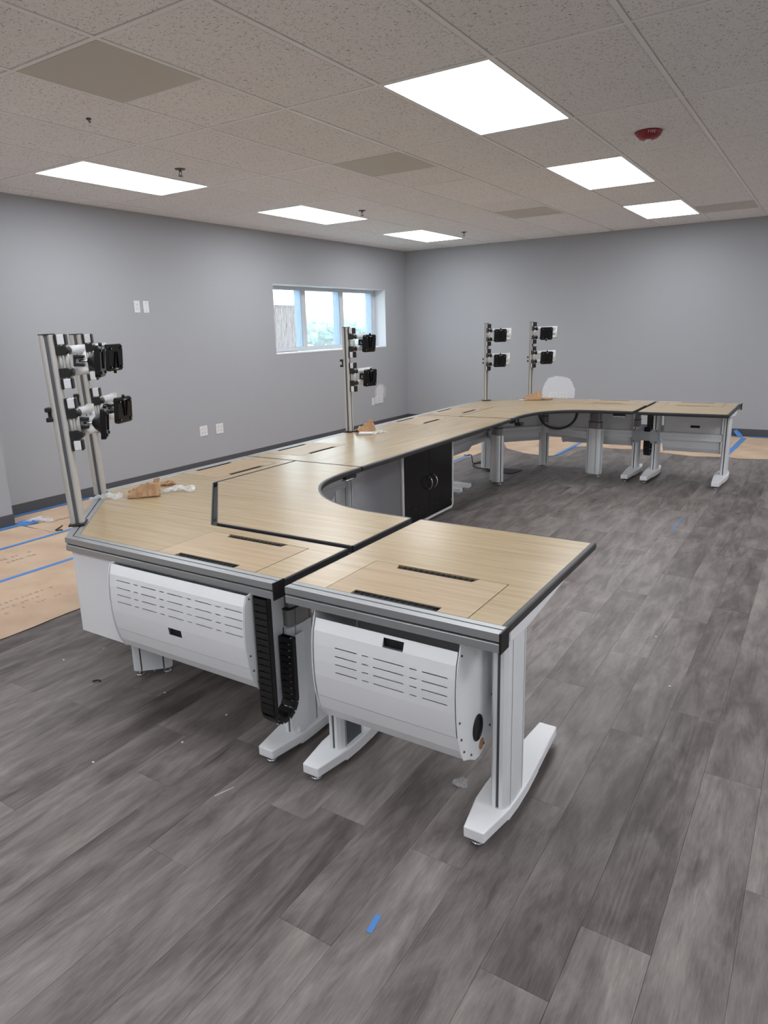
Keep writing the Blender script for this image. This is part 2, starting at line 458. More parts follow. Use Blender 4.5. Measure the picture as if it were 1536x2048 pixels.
for i, (x0, x1, y0, y1) in enumerate(pl):
    if i < 298:
        key = (round(x1 - x0, 4), round(y1 - y0, 3))
        g = 0.00025
        if key not in plank_mesh:
            w, l = (x1 - x0) / 2 - g, (y1 - y0) / 2 - g
            e = 0.0004
            mm = MB().add([(-w, -l, -.0035), (w, -l, -.0035), (w, l, -.0035), (-w, l, -.0035), (-w, -l, -e), (w, -l, -e), (w, l, -e), (-w, l, -e),
                           (-w + e, -l + e, 0), (w - e, -l + e, 0), (w - e, l - e, 0), (-w + e, l - e, 0)],
                          [(0, 1, 5, 4), (1, 2, 6, 5), (2, 3, 7, 6), (3, 0, 4, 7), (4, 5, 9, 8), (5, 6, 10, 9), (6, 7, 11, 10), (7, 4, 8, 11), (8, 9, 10, 11)])
            o = mm.build('plank', M['plank'], None, loc=(0, 0, 0)); plank_mesh[key] = o.data
        else:
            o = bpy.data.objects.new('plank', plank_mesh[key]); COL.objects.link(o)
        o.location = ((x0 + x1) / 2, (y0 + y1) / 2, 0); o.parent = floor
    else:
        rest.box(x0 + .0006, x1 - .0006, y0 + .0006, y1 - .0006, -.0035, 0)
o = rest.build('plank', M['plank'], floor); o['kind'] = 'stuff'

# ceiling: grid and lay-in tiles
TA, TB = 1.2192, .6096
X0, Y0 = .8335, -6.9391
ceil_o = struct(MB().box(-.1, RX + .1, RY - .1, .1, H + .05, H + .15).build('ceiling', M['plenum']))
xs = [0.0] + [X0 + c * TB for c in range(-1, 15) if 0.02 < X0 + c * TB < RX - .02] + [RX]
ys = [RY] + [Y0 + j * TA for j in range(-6, 7) if RY + .02 < Y0 + j * TA < -.02] + [0.0]
FIX = set()
LIGHTS = []
for ci in (0, 5, 10):
    for j in (-4, -2, 0, 2, 4):
        LIGHTS.append((ci, j)); FIX.add((round(X0 + ci * TB, 2), round(Y0 + j * TA, 2)))
VENTS = [(3, -1, 0), (3, 1, 0), (3, 3, 1), (6, 4, 1)]
VK = {(round(X0 + c * TB, 2), round(Y0 + j * TA, 2)): h for c, j, h in VENTS}
gw = .012
for x in xs[1:-1]:
    MB().box(x - gw, x + gw, RY, 0, H, H + .03).build('grid_rail', M['grid'], ceil_o, bevel=.001)
for y in ys[1:-1]:
    for a, c2 in zip(xs[:-1], xs[1:]):
        MB().box(a + gw, c2 - gw, y - gw, y + gw, H + .0006, H + .03).build('grid_rail', M['grid'], ceil_o)
for nm, q in (('edge_angle', (0, .02, RY, 0)), ('edge_angle', (.02, RX, -.02, 0))):
    MB().box(*q, H, H + .003).build(nm, M['grid'], ceil_o)
tmesh = {}
def tile(x0, x1, y0, y1):
    key = (round(x1 - x0, 3), round(y1 - y0, 3))
    if key not in tmesh:
        w, l = (x1 - x0) / 2, (y1 - y0) / 2; e = .010
        mm = MB().add([(-w, -l, .016), (w, -l, .016), (w, l, .016), (-w, l, .016), (-w, -l, .006), (w, -l, .006), (w, l, .006), (-w, l, .006),
                       (-w + e, -l + e, .001), (w - e, -l + e, .001), (w - e, l - e, .001), (-w + e, l - e, .001)],
                      [(3, 2, 1, 0), (0, 1, 5, 4), (1, 2, 6, 5), (2, 3, 7, 6), (3, 0, 4, 7), (4, 5, 9, 8), (5, 6, 10, 9), (6, 7, 11, 10), (7, 4, 8, 11), (8, 9, 10, 11)])
        o = mm.build('ceiling_tile', M['tile'], None, loc=(0, 0, 0)); tmesh[key] = o.data
    else:
        o = bpy.data.objects.new('ceiling_tile', tmesh[key]); COL.objects.link(o)
    o.location = ((x0 + x1) / 2, (y0 + y1) / 2, H); o.parent = ceil_o
for x0, x1 in zip(xs[:-1], xs[1:]):
    for y0, y1 in zip(ys[:-1], ys[1:]):
        k = (round(x0, 2), round(y0, 2))
        if k in FIX: continue
        a, b_, c_, d_ = x0 + gw + .0015, x1 - gw - .0015, y0 + gw + .0015, y1 - gw - .0015
        if k in VK:
            ym = (y0 + y1) / 2
            if VK[k] == 0: tile(a, b_, ym + gw, d_)
            else: tile(a, b_, c_, ym - gw)
            MB().box(x0 + gw, x1 - gw, ym - gw * .6, ym + gw * .6, H + .001, H + .03).build('grid_rail', M['grid'], ceil_o)
        else:
            tile(a, b_, c_, d_)

# ceiling lights
LL = {(0, 0): 'lit flush ceiling panel nearest on the left side, above the left wall', (0, 2): 'lit flush ceiling panel in the middle of the left row, above the window wall',
      (0, 4): 'lit flush ceiling panel nearest the far room corner', (5, 0): 'largest lit flush ceiling panel, top centre right of the photo',
      (5, 2): 'lit flush ceiling panel just left of the red fire alarm, middle of the right row', (5, 4): 'smallest lit flush ceiling panel of the right row, beside the far right vent'}
ROWN = {-4: 'far behind the camera', -2: 'just behind the camera', 0: 'beside the camera', 2: 'near the middle of the room', 4: 'near the back wall'}
COLN = {0: 'row along the left wall', 5: 'central row', 10: 'unseen right row'}
for ci, j in LIGHTS:
    x0, y0 = X0 + ci * TB + gw, Y0 + j * TA + gw; x1, y1 = x0 + TB - 2 * gw, y0 + TA - 2 * gw
    t = thing('ceiling_light', LL.get((ci, j), 'lit flush ceiling panel in the %s, %s' % (COLN[ci], ROWN[j])), 'light', ((x0 + x1) / 2, (y0 + y1) / 2, H), 'flush LED panels in the ceiling grid')
    f = .007
    fr = MB()
    fr.box(x0, x1, y0, y0 + f, H - .001, H + .03); fr.box(x0, x1, y1 - f, y1, H - .001, H + .03)
    fr.box(x0, x0 + f, y0 + f, y1 - f, H - .001, H + .03); fr.box(x1 - f, x1, y0 + f, y1 - f, H - .001, H + .03)
    fr.build('light_frame', M['grid'], t)
    MB().box(x0 + f, x1 - f, y0 + f, y1 - f, H + .001, H + .012).build('diffuser', M['lamp'], t)

VL = ['large perforated ceiling vent at the top left of the photo', 'perforated ceiling vent in the middle of the ceiling, left of the big light panel',
      'perforated ceiling vent near the back wall, left of the far lights', 'perforated ceiling vent at the far right, beside the smallest light panel']
for (ci, j, h), lab in zip(VENTS, VL):
    x0, x1 = X0 + ci * TB + gw, X0 + (ci + 1) * TB - gw
    y0 = Y0 + j * TA + gw + (TA / 2 - gw * .4 if h else 0); y1 = y0 + TA / 2 - gw * 1.6
    t = thing('ceiling_vent', lab, 'vent', ((x0 + x1) / 2, (y0 + y1) / 2, H), 'square perforated ceiling vents')
    MB().box(x0, x1, y0, y1, H - .001, H + .0005).build('perforated_face', M['perf'], t)
    f = .006; fr = MB()
    fr.box(x0, x1, y0, y0 + f, H + .0006, H + .045); fr.box(x0, x1, y1 - f, y1, H + .0006, H + .045); fr.box(x0, x0 + f, y0 + f, y1 - f, H + .0006, H + .045); fr.box(x1 - f, x1, y0 + f, y1 - f, H + .0006, H + .045)
    fr.build('vent_frame', mat('vent_metal', 'b5b2ac', .6), t)
    cx, cy = (x0 + x1) / 2, (y0 + y1) / 2
    MB().box(x0 + f, x1 - f, y0 + f, y1 - f, H + .04, H + .045).build('back_pan', mat('vent_pan', 'c9c6c0', .7), t)
    MB().lathe([(.19, H + .006), (.19, H + .04)], 32, (cx, cy)).build('duct_collar', mat('vent_collar', '8f8b85', .6), t, solid=.004)
    g = MB()
    for q in range(7):
        g.box(cx - .11, cx + .11, cy - .10 + q * .033, cy - .097 + q * .033, H + .012, H + .02)
    g.build('damper_blades', mat('damper', '8f8a82', .5), t)

# ceiling sprinklers
SL = ['small pendant sprinkler head beside the nearest left light panel', 'small pendant sprinkler head right of the middle left light panel', 'small pendant sprinkler head beside the light panel in the far corner']
for (x, y), lab in zip([(1.743, -6.325), (1.70, -3.821), (1.734, -1.459)], SL):
    t = thing('sprinkler_head', lab, 'sprinkler', (x, y, H), 'pendant fire sprinklers')
    MB().lathe([(0, H - .006), (.034, H - .006), (.040, H), (0, H)], 20, (x, y)).build('escutcheon', mat('sprinkler_metal', '6a6662', .4, .6), t)
    q = MB(); q.cyl((x, y, H - .006), (x, y, H - .02), .010)
    for sx in (-1, 1): q.tube([(x + sx * .010, y, H - .02), (x + sx * .013, y, H - .035), (x + sx * .003, y, H - .048)], .0025, 6)
    q.build('frame_arms', M['slot'], t)
    MB().cyl((x, y, H - .048), (x, y, H - .051), .017).build('deflector', M['slot'], t)
t = thing('ceiling_hook', 'tiny screw hook below the large ceiling vent at the top left', 'hook', (2.307, -7.504, H))
MB().cyl((2.307, -7.504, H), (2.307, -7.504, H - .006), .014).build('hook_plate', M['slot'], t)
MB().tube([(2.307, -7.504, H - .006), (2.307, -7.504, H - .016), (2.315, -7.504, H - .023), (2.322, -7.504, H - .018)], .003, 6).build('hook_wire', M['slot'], t)

# fire alarm
fx, fy = 4.795, -5.09
t = thing('fire_alarm', 'round red fire alarm strobe fixed to the ceiling', 'fire alarm', (fx, fy, H))
ab = MB().lathe([(0, H - .050), (.035, H - .050), (.058, H - .042), (.075, H - .028), (.086, H - .006), (.086, H - .0005), (0, H - .0005)], 36, (fx, fy)).build('alarm_body', M['red'], t)
MB().lathe([(0, H - .068), (.012, H - .066), (.018, H - .060), (.020, H - .050)], 16, (fx, fy)).build('strobe_lens', M['lens'], t)
dirc = Vector((CP.x - fx, CP.y - fy, 0)).normalized()
a0 = math.atan2(dirc.y, dirc.x) + 0.25
LET = {'F': ['111', '100', '110', '100', '100'], 'I': ['1', '1', '1', '1', '1'], 'R': ['110', '101', '110', '101', '101'], 'E': ['111', '100', '110', '100', '111']}
lm = MB(); px = .0029; cur = 0
tot = sum(len(LET[ch][0]) for ch in 'FIRE') + 6
for ch in 'FIRE':
    wch = len(LET[ch][0])
    for r_ in range(5):
        for c_ in range(wch):
            if LET[ch][r_][c_] == '1':
                u0 = (cur + c_ - tot / 2) * px
                vs = []
                for uu, rr in ((u0, r_), (u0 + px, r_), (u0 + px, r_ + 1), (u0, r_ + 1)):
                    zz = H - .0095 - rr * .0028
                    rad = .086 - (.086 - .075) * ((H - .006 - zz) / .022) + .0006
                    aa = a0 + uu / rad
                    vs.append((fx + rad * math.cos(aa), fy + rad * math.sin(aa), zz))
                lm.add(vs, [(0, 1, 2, 3)])
    cur += wch + 2
lm.build('fire_lettering', M['letter'], t)

# ------------------------------------------------------------------ window
wn = struct(bpy.data.objects.new('window_1', None)); wn.location = (-.22, (WY0 + WY1) / 2, WZ0); COL.objects.link(wn)
d0, d1 = -.25, -.19
fr = MB()
fr.box(d0, d1, WY0, WY1, WZ0 + .012, WZ0 + .062); fr.box(d0, d1, WY0, WY1, WZ1 - .045, WZ1)
fr.box(d0, d1, WY0, WY0 + .045, WZ0 + .062, WZ1 - .045); fr.box(d0, d1, WY1 - .09, WY1, WZ0 + .062, WZ1 - .045)
fr.build('window_frame', M['frame'], wn, bevel=.004)
mull = [-2.478, -1.578]
for y in mull:
    MB().box(d0, d1, y - .046, y + .046, WZ0 + .062, WZ1 - .045).build('mullion', M['frame'], wn, bevel=.004)
for y in [m_ - .046 for m_ in mull] + [WY1 - .09]:
    MB().box(-.31, -.1985, y - .010, y - .0005, WZ0 + .062, WZ1 - .045).build('exterior_fin', M['fin'], wn)
edges = [WY0 + .045] + [e for m_ in mull for e in (m_ - .046, m_ + .046)] + [WY1 - .09]
for i in range(3):
    MB().box(-.1975, -.1925, edges[2 * i], edges[2 * i + 1], WZ0 + .062, WZ1 - .045).build('pane', M['glass'], wn)
MB().box(-.19, .004, WY0, WY1, WZ0 - .012, WZ0 + .004).build('window_sill', mat('sill_white', 'e3e6ea', .4), wn)
# reveal faces
rv = MB(); rv.box(d1, .0005, WY1 - .004, WY1, WZ0 + .004, WZ1 - .004); rv.box(d1, .0005, WY0, WY0 + .004, WZ0 + .004, WZ1 - .004); rv.box(d1, .0005, WY0, WY1, WZ1 - .004, WZ1)
rv.build('window_reveal', mat('reveal_paint', 'c9ccd2', .6), wn)

# outside
struct(MB().box(-250, -.6, -60, 300, -.6, -.45).build('ground_outside', M['field']))
bl = thing('rusty_building', 'rust brown metal building outside the left window pane', 'building', (-7, -.6, -.45))
w_ = MB(); w_.box(-9, -5.6, -6, 4.04, -.45, 2.13); w_.build('wall_block', M['rust'], bl)
rb = MB()
for i in range(50): rb.box(-5.6, -5.585, -5.95 + i * .2, -5.87 + i * .2, -.45, 2.11)
rb.build('ribs', M['rust'], bl)
MB().box(-9.1, -5.55, -6.1, 4.07, 2.13, 2.16).build('roof_edge', M['rust'], bl)
def blob_tree(x, y, h, w, seed, lab):
    rr = random.Random(seed); t = thing('tree', lab, 'tree', (x, y, -.45), 'hazy trees outside the window')
    cr = MB()
    for q in range(13):
        cx, cy, cz = x + rr.uniform(-.4, .4) * w, y + rr.uniform(-.5, .5) * w, -.45 + h * rr.uniform(.22, .85)
        r0 = w * rr.uniform(.22, .36); n1, n2 = 7, 10; vs = []
        for i in range(n1 + 1):
            for j in range(n2):
                th = math.pi * i / n1; ph = 2 * math.pi * j / n2; s_ = r0 * rr.uniform(.8, 1.15)
                vs.append((cx + s_ * math.sin(th) * math.cos(ph), cy + s_ * math.sin(th) * math.sin(ph), cz + s_ * .8 * math.cos(th)))
        cr.add(vs, [(i * n2 + j, i * n2 + (j + 1) % n2, (i + 1) * n2 + (j + 1) % n2, (i + 1) * n2 + j) for i in range(n1) for j in range(n2)])
    cr.build('crown', M['tree'], t)
    MB().cyl((x, y, -.45), (x, y, -.45 + h * .6), .18, .1, 8).build('trunk', M['tree'], t)
for i in range(6):
    blob_tree(-40, 42.5 + i * 5.0, 3.3 + .2 * math.sin(i * 2.3), 2.7, i, 'pale hazy tree in the nearer row far outside the window')
for i in range(6):
    blob_tree(-46.5, 48.5 + i * 5.0, 3.5 + .2 * math.sin(i * 1.7), 2.7, i + 20, 'pale hazy tree in the farther row outside the window')

# ------------------------------------------------------------------ wall fittings
def receptacle(b, cx, cz, s):
    b.box(0, 0, 0, 0, 0, 0)
def outlet(y, z, gangs, lab, blank=False, wall='left', w=None):
    """plate on the left wall (x=0) or back wall (y=0)"""
    w = w or (.072 if gangs == 1 else .118); h = .117
    T = Matrix.Translation((0, y, z)) if wall == 'left' else Matrix.Translation((y, 0, z)) @ Matrix.Rotation(-math.pi / 2, 4, 'Z')
    loc = (0, y, z) if wall == 'left' else (y, 0, z)
    t = thing('wall_outlet' if not blank else 'blank_wall_plate', lab, 'outlet' if not blank else 'wall plate', loc)
    MB(T).box(.0004, .006, -w / 2, w / 2, -h / 2, h / 2).build('face_plate', M['outlet'], t, bevel=.0025)
    if blank:
        for sz in (-1, 1):
            MB(T).cyl((.006, 0, sz * .04), (.0068, 0, sz * .04), .003, n=8).build('screw', M['slot'], t)
        return
    for g in range(gangs):
        gy = (g - (gangs - 1) / 2) * .046
        for sz in (-1, 1):
            r = MB(T).box(.006, .0075, gy - .0165, gy + .0165, sz * .0195 - .0135, sz * .0195 + .0135).build('receptacle', M['outlet'], t, bevel=.003)
            q = MB(T)
            for sy in (-1, 1): q.box(.0073, .0079, gy + sy * .006 - .0013, gy + sy * .006 + .0013, sz * .0195 - .002, sz * .0195 + .007)
            q.cyl((.0073, gy, sz * .0195 - .007), (.0079, gy, sz * .0195 - .007), .0026, n=8)
            q.build('slots', M['slot'], r)
outlet(-5.437, 1.812, 1, 'single wall outlet high on the left wall, left of the blank plate')
outlet(-5.324, 1.810, 1, 'blank white wall plate high on the left wall', blank=True)
outlet(-4.686, .444, 2, 'double outlet low on the left wall, left of the pair above the desk')
outlet(-4.432, .439, 2, 'double outlet low on the left wall, right of the pair above the desk')
outlet(-1.098, .417, 1, 'narrow single outlet below the small white wall patch')
outlet(-.985, .430, 2, 'double outlet right of the narrow one, below the small wall patch')
outlet(-.862, .432, 2, 'double outlet nearest the room corner on the left wall')
outlet(2.520, .468, 2, 'wide outlet plate inside the white patch on the back wall, left one', wall='back', w=.14)
outlet(2.667, .468, 2, 'wide outlet plate inside the white patch on the back wall, right one', wall='back', w=.14)

def patch(parent, pts, T, mt, nm='primer_patch'):
    rr = random.Random(3); out = []
    n = len(pts)
    for i in range(n):
        a, b_ = Vector(pts[i]), Vector(pts[(i + 1) % n])
        for k in range(6):
            p = a.lerp(b_, k / 6); out.append((p.x + rr.uniform(-.006, .006), p.y + rr.uniform(-.006, .006)))
    o = MB(T).add([(.0003, y, z) for y, z in out], [tuple(range(len(out)))]).build(nm, mt, parent)
    return o
TL = Matrix.Identity(4); TBk = Matrix.Rotation(-math.pi / 2, 4, 'Z')
patch(wall_back, [(2.345, .44), (2.34, .56), (2.38, .66), (2.44, .735), (2.54, .755), (2.66, .75), (2.75, .725), (2.80, .65), (2.835, .57), (2.83, .44)], TBk, M['primer'])
M['primer2'] = mat('thin_primer', 'b6b9be', .8)
patch(wall_left, [(-1.03, .45), (-1.05, .56), (-1.00, .645), (-.90, .685), (-.78, .66), (-.70, .58), (-.72, .47), (-.80, .43)], TL, M['primer2'])
o = MB(TL).add([(.0005, -1.0 + .01, .48), (.0005, -.80, .48), (.0005, -.77, .56), (.0005, -.80, .64), (.0005, -.90, .66), (.0005, -.98, .62), (.0005, -1.0, .55)], [tuple(range(7))]).build('primer_patch', M['primer'], wall_left)

# ------------------------------------------------------------------ floor protection paper and tape
def sheet(name, pts, lab, z=.0012, wob=.004, seed=0, curl=None):
    rr = random.Random(seed); out = []; n = len(pts)
    for i in range(n):
        a, b_ = Vector(pts[i]), Vector(pts[(i + 1) % n]); k = max(1, int((b_ - a).length / .12))
        for q in range(k):
            p = a.lerp(b_, q / k); out.append((p.x + rr.uniform(-wob, wob), p.y + rr.uniform(-wob, wob)))
    b = MB().prism(out, z, z + .0012)
    return tag(b.build(name, M['paper'], loc=(out[0][0], out[0][1], 0)), lab, 'floor paper')
s1 = sheet('floor_paper', [(.02, -7.17), (.02, -.02), (.89, -.02), (.89, -7.17)], 'brown floor paper strip running along the left wall', .0004, seed=1)
s0 = sheet('floor_paper', [(.31, -11.5), (.31, -7.165), (.89, -7.165), (.89, -11.5)], 'brown floor paper piece beside the wall corner at the left edge', .0004, seed=9)
s2 = sheet('floor_paper', [(.31, -12.5), (.86, -12.5), (.86, -7.2), (1.60, -7.2), (1.60, -1.75), (.87, -1.75), (.87, -7.16), (.31, -7.16)][:0] or [(.87, -11.5), (.87, -1.75), (1.60, -1.75), (1.60, -11.5)], 'brown floor paper strip in the middle, between two blue tape lines', .0018, seed=2)
s3 = sheet('floor_paper', [(1.57, -11.5), (1.57, -1.75), (2.455, -1.75), (2.455, -11.5)], 'brown floor paper strip farthest from the left wall with curled edge on the planks', .0032, .006, seed=3)
s4 = sheet('floor_paper', [(.89, -.02), (3.34, -.02), (3.34, -2.30), (3.24, -2.38), (2.95, -2.30), (2.62, -2.05), (2.46, -1.74), (.89, -1.74)], 'brown floor paper under the far corner desk along the back wall', .0010, seed=4)
s5 = sheet('floor_paper', [(3.33, -.02), (4.27, -.02), (4.24, -1.48), (3.9, -1.58), (3.6, -1.54), (3.33, -1.60)], 'brown floor paper piece by the back wall behind the linked desk legs', .0022, seed=5)
s6 = sheet('floor_paper', [(4.25, -.02), (5.08, -.02), (5.06, -1.66), (4.75, -1.74), (4.24, -1.60)], 'brown floor paper behind the far end desk', .0012, seed=6)
s7 = sheet('floor_paper', [(5.08, -.02), (9.1, -.02), (9.1, -1.5), (5.75, -1.5), (5.4, -1.66), (5.2, -1.72), (5.06, -1.62)], 'brown floor paper at the right edge along the back wall', .0024, seed=7)
for par, (x, y, w, l) in ((s1, (.50, -6.95, .30, .04)), (s1, (.60, -6.85, .16, .03)), (s3, (1.98, -8.45, .52, .035)), (s3, (2.06, -8.42, .34, .035)), (s3, (2.14, -8.40, .42, .03)),
                          (s2, (1.15, -7.85, .30, .05)), (s2, (1.24, -7.80, .2, .03)), (s4, (2.9, -1.75, .28, .05)), (s5, (3.85, -1.35, .3, .04)), (s6, (4.7, -1.45, .22, .05)), (s7, (5.60, -1.2, .40, .08))):
    q = MB(); rr = random.Random(int(x * 99))
    cyy = y
    while cyy < y + w:                                   # broken strokes of a worn, unreadable imprint running along the sheet
        ww = rr.uniform(.010, .028)
        if rr.random() < .8: q.box(x - l * rr.uniform(.4, 1) / 2, x + l * rr.uniform(.3, 1) / 2, cyy, cyy + ww, .0046, .0048)
        cyy += ww + rr.uniform(.006, .02)
    q.build('worn_print', M['print'], par)['kind'] = 'stuff'
def tape(pts, w, lab, z=.0055, h=.0008):
    p = MB().sweep(pts, [(-w / 2, z), (w / 2, z), (w / 2, z + h), (-w / 2, z + h)])
    return tag(p.build('blue_tape', M['tape'], loc=(pts[0][0], pts[0][1], 0)), lab, 'tape')
tape([(.895, -11), (.885, -7.6), (.875, -7.0), (.88, -4.5), (.88, -1.8)], .040, 'blue tape line on the brown paper, nearer the left wall')
tape([(1.585, -11), (1.582, -8.0), (1.58, -7.5), (1.58, -1.8)], .042, 'blue tape line on the brown paper, second from the left wall')
tape([(.03, -7.15), (.03, -.1)], .05, 'blue tape along the foot of the left wall baseboard')
tape([(.345, -11), (.345, -7.10)], .06, 'blue tape along the foot of the wall corner at the left edge')
tag(MB().add([(.26, -7.16, .005), (.42, -7.17, .004), (.44, -7.05, .014), (.33, -7.02, .006), (.22, -7.06, .004)], [(0, 1, 2, 3, 4)]).build('blue_tape', M['tape'], loc=(.33, -7.1, 0), solid=.001), 'loose crumpled end of blue tape at the wall corner', 'tape')
tape([(3.335, -2.30), (3.335, -.1)], .045, 'blue tape line under the far corner desk')
tape([(4.225, -1.56), (4.235, -.1)], .045, 'blue tape seen between the two linked far legs')
tape([(5.06, -1.50), (5.085, -1.0), (5.11, -.16)], .06, 'blue tape line right of the far end desk leg running to the back wall')
tape([(2.4, -.035), (5.05, -.035)], .05, 'blue tape at the foot of the back wall behind the desks')
tape([(5.16, -.045), (9.2, -.03)], .07, 'blue tape along the back wall at the right edge', .006)
tag(MB().add([(5.03, -.10, .006), (5.10, -.12, .006), (5.07, -.04, .035), (5.00, -.018, .090), (4.97, -.016, .062)], [(0, 1, 2), (0, 2, 3), (0, 3, 4)]).build('blue_tape', M['tape'], loc=(5.05, -.1, 0), solid=.001), 'torn blue tape flap standing up against the back baseboard', 'tape')
tape([(5.100, -9.053), (5.093, -8.993)], .016, 'scrap of blue tape lying alone on the planks in front', .0003)
tape([(5.098, -4.924), (5.090, -4.70), (5.101, -4.484)], .008, 'thin blue tape sliver on the open floor at right', .0003)
tape([(2.40, -4.1), (2.41, -2.7)], .05, 'short blue tape seen beside the black cabinet under the desk')

# ------------------------------------------------------------------ consoles
ZT = .720
RAIL = [(0, ZT), (0, .6970), (-.008, .6960), (-.008, .6905), (-.0025, .6898), (0, .6880), (0, .664), (-.055, .664), (-.055, ZT), (-.0335, ZT), (-.0335, .711), (-.0275, .711), (-.0275, ZT)]
BAND = [(0, .7202), (.012, .7195), (.0160, .7165), (.0168, .710), (.0168, .699), (.0135, .6915), (.006, .6892), (0, .6892)]
THIN = [(0, .7200), (.004, .7195), (.006, .716), (.006, .692), (0, .692)]

def rail(t, path, cap=None, bracket=True):
    MB().sweep(path, RAIL).build('rear_rail', M['alu'], t)
    MB().sweep(path, [(-.0079, .6957), (-.0072, .6957), (-.0072, .6908), (-.0079, .6908)]).build('rail_groove_shade', M['groove'], t)  # dark strips in both rail grooves, their shade put in as colour
    MB().sweep(path, [(-.0333, .7112), (-.0277, .7112), (-.0277, .7125), (-.0333, .7125)]).build('rail_groove_shade', M['groove'], t)
    if cap is not None:
        (x, y), (ux, uy), n = cap       # end point on the outer face line, along direction, outward normal
        a = MB(); vs = []
        for k in (0, .006):
            for o, z in ((.0015, .7225), (.0015, .661), (-.0565, .661), (-.0565, .7225)):
                vs.append((x + ux * k + n[0] * o, y + uy * k + n[1] * o, z))
        a.add(vs, [(0, 1, 2, 3), (7, 6, 5, 4), (0, 4, 5, 1), (1, 5, 6, 2), (2, 6, 7, 3), (3, 7, 4, 0)])
        a.build('rail_end_cap', M['black'], t, bevel=.001)

def lid(t, x, y, ang, L, a, b_, mt, D=.303):
    T = rot(x, y, ang); e = .0020
    poly = [(e, 0), (a, 0), (a, .033), (b_, .033), (b_, 0), (L - e, 0), (L - e, D - .005), (L - .005, D - e), (b_, D - e), (b_ - .012, D - .036), (a + .012, D - .036), (a, D - e), (.005, D - e), (e, D - .005)]
    l = MB(T).prism(poly, .694, ZT + .0004).build('equipment_lid', mt, t)
    for v0, v1 in ((.0005, .0325), (D - .0355, D - .0015)):
        q = MB(T).box(a + .001, b_ - .001, v0, v1, .700, .714)
        n = 40
        for i in range(n):
            u = a + .012 + (b_ - a - .024) * (i + .5) / n
            q.box(u - .003, u + .0022, v0 + .003, v1 - .003, .714, .7165 + .0009 * ((i * 7) % 3))
        q.build('brush_strip', M['brush'], l)
    if True:
        q = MB(T)
        q.box(a + .001, b_ - .001, .0005, .006, .709, .7195); q.box(a + .001, b_ - .001, .027, .0325, .709, .7195)
        q.build('slot_frame', M['black'], l)

def colpoly(w, d, g=.004):
    h, k = w / 2, d / 2
    return [(-h, -k * .55), (-h + .012, -k * .85), (-h * .62, -k), (-h * .62, -k + g), (-h * .54, -k + g), (-h * .54, -k), (0, -k * 1.06), (h * .54, -k), (h * .54, -k + g), (h * .62, -k + g), (h * .62, -k), (h - .012, -k * .85), (h, -k * .55),
            (h, -.005), (h - g * 1.5, -.005), (h - g * 1.5, .005), (h, .005),
            (h, k * .55), (h - .012, k * .85), (h * .62, k), (h * .62, k - g), (h * .54, k - g), (h * .54, k), (0, k * 1.06), (-h * .54, k), (-h * .54, k - g), (-h * .62, k - g), (-h * .62, k), (-h + .012, k * .85), (-h, k * .55),
            (-h, .005), (-h + g * 1.5, .005), (-h + g * 1.5, -.005), (-h, -.005)]
def grooves(T, w, d, z0, z1):
    h, k = w / 2, d / 2; q = MB(T)
    for s_ in (-1, 1):
        q.box(s_ * (h - .0058) - .0004, s_ * (h - .0058) + .0004, -.0048, .0048, z0 + .001, z1 - .001)
        for s2 in (-1, 1):
            q.box(s_ * h * .58 - h * .038, s_ * h * .58 + h * .038, s2 * (k - .0036) - .0003, s2 * (k - .0036) + .0003, z0 + .001, z1 - .001)
    return q

def column(t, T, z0, z1, tele, w=.165, d=.060, name='column'):
    """T: local x is the wide axis"""
    ztop = .487 if tele else z1
    c_ = MB(T).prism(colpoly(w, d), z0, ztop).build(name, M['alucol'], t)
    grooves(T, w, d, z0, ztop).build('column_groove', M['slot'], c_)
    if tele:
        MB(T).prism([(x * .84, y * .82) for x, y in colpoly(w, d)], ztop, .555).build('inner_tube', M['darksteel'], c_)
        MB(T).prism([(x * .87, y * .84) for x, y in colpoly(w, d)], .551, .556).build('tube_collar', M['black'], c_)
        MB(T).prism([(x * .70, y * .66) for x, y in colpoly(w, d)], .556, z1).build('inner_tube', M['darksteel'], c_)
    return c_

def leveler(T, u, v):
    q = MB(T); q.cyl((u, v, 0), (u, v, .008), .021, .019); q.cyl((u, v, .008), (u, v, .026), .006)
    return q
def t_leg(t, x, y, ang, tele=False, arm=True, au=(-.022, .022), infill=True, fo=0.0):
    """x,y: point on the rail's outer line; local v points to the user side"""
    T = rot(x, y, ang)
    Tc = T @ Matrix.Translation((0, .225, 0)) @ Matrix.Rotation(math.pi / 2, 4, 'Z')
    c_ = column(t, Tc, .060, .663, tele, name='leg_column')
    foot = [(-.033, .018), (.033, .018), (.057, .16), (.060, .24), (.058, .33), (.050, .45), (.033, .68), (-.033, .68), (-.050, .45), (-.058, .33), (-.060, .24), (-.057, .16)]
    foot = [(u + fo, v) for u, v in foot]
    f = MB(T).prism(foot, .026, .0625)
    f.prism([(fo + (u - fo) * .97, v) for u, v in foot if .05 < v < .6] or foot, .018, .026)
    f.build('foot', M['white'], c_, bevel=.004)
    q = leveler(T, fo, .05); q.build('leveling_foot', M['chrome'], c_)
    leveler(T, fo, .64).build('leveling_foot', M['chrome'], c_)
    if arm:
        MB(T).prism([(.14, .691), (.14, .635), (.27, .628), (.48, .648), (.74, .676), (.74, .691)], au[0], au[1], 'x').build('support_arm', M['white'], c_, bevel=.002)
    if infill and not tele:
        MB(Tc).box(-.045, .045, -.0335, -.0325, .07, .20).build('infill_panel', M['infill'], c_)
    return c_

